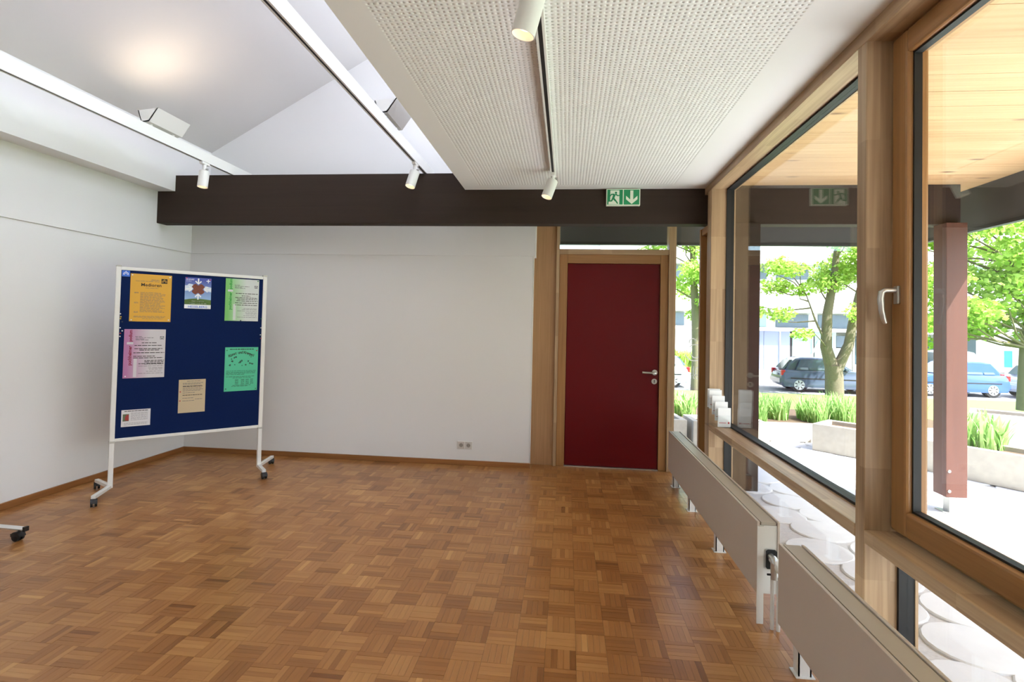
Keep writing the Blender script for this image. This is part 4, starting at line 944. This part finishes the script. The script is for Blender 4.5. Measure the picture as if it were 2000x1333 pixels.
# podium sheets
def podium(u0, z0, u1, z1, c0, c1, cb, label, body, pinsm, nm):
    n = Notice(u0, z0, u1, z1, mix_paper('paper_'+nm, c0, c1, True, .62), label)
    m_ = plain('print_'+nm, cb, .6)
    n.text('puchheimer', .185, .26, .0325, m_, rot=math.pi/2, bold=.0011); n.text('podium', .185, .745, .0305, m_, rot=math.pi/2, bold=.0011)
    pale = plain('print_pale_'+nm, '#d3cfd2', .6); n.box('pale_bar', .07, .69, .22, .735, pale); n.box('pale_bar', .24, .02, .32, .40, plain('print_pale2_'+nm, c1, .6), .0106, .0108)
    n.box('logo_box', .86, .795, .96, .855, greyprint); arches(n, .86, .795, .96, .855, greyprint, whp, 0)
    n.lines([(.26, .42, .85), (.27, .70, .825), (.27, .48, .80), (.27, .58, .78)], h=.010)
    n.lines(body, blk, h=.014, name='headline'); n.lines([(.55, .95, .30), (.5, .95, .275), (.36, .95, .24), (.6, .95, .20), (.62, .95, .17), (.55, .95, .13), (.36, .96, .09)], h=.008, name='small_print')
    for a, b_, mm in pinsm: n.pin(a, b_, mm)
    return n
podium(.728+U, 1.386, 1.002+U, 1.762, '#7cc46a', '#d4d8d2', '#2f9a3c', 'green and white notice with vertical green lettering at the top right', [(.30, .97, .655), (.48, .74, .60), (.29, .96, .555), (.35, .96, .52), (.33, .97, .48), (.29, .96, .43), (.29, .97, .38)], [(.96, .97, ping), (.47, .01, pind)], 'green')
podium(.018+U, .911, .296+U, 1.303, '#b97aa8', '#d3cdd0', '#8e1f3f', 'pink and white notice with vertical crimson lettering at the left', [(.42, .78, .72), (.25, .92, .665), (.25, .93, .60), (.37, .85, .57), (.23, .98, .515), (.23, .75, .445), (.23, .95, .41), (.5, .98, .355), (.5, .97, .325), (.36, .97, .29)], [(.06, .04, pinw)], 'pink')
# teal sheet
n = Notice(.742+U, .761, 1.013+U, 1.151, plain('paper_teal', '#52c398', .6), 'turquoise green notice with curved black title at the right of the pinboard')
word = 'Kunst und Krempel'
for k, ch in enumerate(word):
    t_ = (k-(len(word)-1)/2)/(len(word)-1); 
    if ch != ' ': n.text(ch, .5+t_*.70, .855-.30*t_*t_, .034, blk, rot=-t_*.55, align='CENTER', bold=.0006)
n.lines([(.14, .86, .955)], MATS['print_black'], h=.018, name='headline')
rr = random.Random(9); m = MB()
for k in range(17):
    a, b_ = rr.uniform(.14, .84), rr.uniform(.58, .78); u, z = n.P(a, b_); r_ = rr.uniform(.006, .014)
    pts = [(u+r_*rr.uniform(.4, 1)*math.cos(q*.9), z+r_*rr.uniform(.4, 1)*math.sin(q*.9)) for q in range(7)]; m.add([BL(x, .0110, y) for x, y in pts], [tuple(range(7))])
o = m.build('ornaments', plain('print_dark_teal', '#2c5a48', .6), n.e, local=True); o['kind'] = 'stuff'
n.lines([(.05, .95, .46), (.05, .93, .43), (.05, .92, .405), (.05, .6, .38), (.05, .9, .33), (.25, .8, .30)]+[(a, a+.1, b_) for a in (.32, .50, .64, .78) for b_ in (.26, .235, .21, .185, .16)]+[(.25, .8, .13), (.22, .7, .11)], MATS['print_dark_teal'], h=.010)
n.pin(.05, .93, ping); n.pin(.95, .92, pinr); n.pin(.05, .06, pind); n.pin(.95, .04, ping)
# beige sheet
n = Notice(.402+U, .602, .600+U, .881, plain('paper_beige', '#c9b594', .65), 'beige typed sheet pinned at the lower centre of the pinboard')
n.lines([(.3, .8, .95), (.15, .9, .89), (.15, .8, .86), (.15, .85, .81), (.15, .85, .74), (.15, .9, .70), (.15, .8, .66), (.15, .6, .60), (.15, .55, .44), (.62, .9, .40), (.15, .6, .36)], h=.014); n.lines([(.15, .88, .79), (.15, .88, .53)], blk, h=.018, name='headline'); n.pin(.06, .64, pinr); n.pin(.06, .37, pinr)
# white card
n = Notice(.020+U, .526, .212+U, .659, plain('paper_white', '#dcd9da', .6), 'small white landscape card with a red photo at the lower left corner', 'card', 'notice_card')
ph = n.box('photo', .05, .33, .26, .75, plain('photo_green', '#5f6a4c', .6, noise=.4, nscale=80)); n.poly('photo_figure', [(.13, .38), (.25, .36), (.25, .70), (.19, .72), (.13, .58)], plain('photo_red', '#a83a36', .6), .0114)
n.lines([(.1, .92, .92)], blk, h=.04, name='headline'); n.lines([(.32, .9, .8-.07*k) for k in range(7)]+[(.1, .9, .2), (.1, .9, .12)], h=.018)
# spare push pins at the edges of the board
def pin(u, z, mat, label):
    p = BM @ Vector(BL(u+U, .009, z)); q = BM @ Vector(BL(u+U, .018, z)); e = empty('push_pin', p, 0, label, 'push pin', 'spare push pins on the pinboard')
    MB().cyl(p, q, .0048, 10).build('head', mat, e)
for u, z, mt, lb in ((-.012, 1.424, pinw, 'topmost white push pin at the left edge of the pinboard'), (-.008, 1.400, piny, 'upper of two yellow push pins at the left edge'), (-.010, 1.385, piny, 'lower of two yellow push pins at the left edge'), (.003, 1.361, pind, 'dark push pin below the yellow pins'),
                     (-.010, 1.313, pinw, 'white push pin level with the top of the pink notice'), (.004, 1.289, pinw, 'white push pin set slightly inward beside the pink notice'), (-.008, 1.269, pinr, 'red push pin beside the pink notice'), (-.009, 1.245, pinw, 'lowest white push pin at the left edge of the pinboard'),
                     (1.030, 1.410, ping, 'green push pin at the right edge beside the green notice'), (1.029, 1.327, pinw, 'white push pin highest at the right edge'), (1.026, 1.263, pinw, 'white push pin in the middle of the right edge'), (1.030, 1.231, pinr, 'red push pin lowest at the right edge')): pin(u, z, mt, lb)
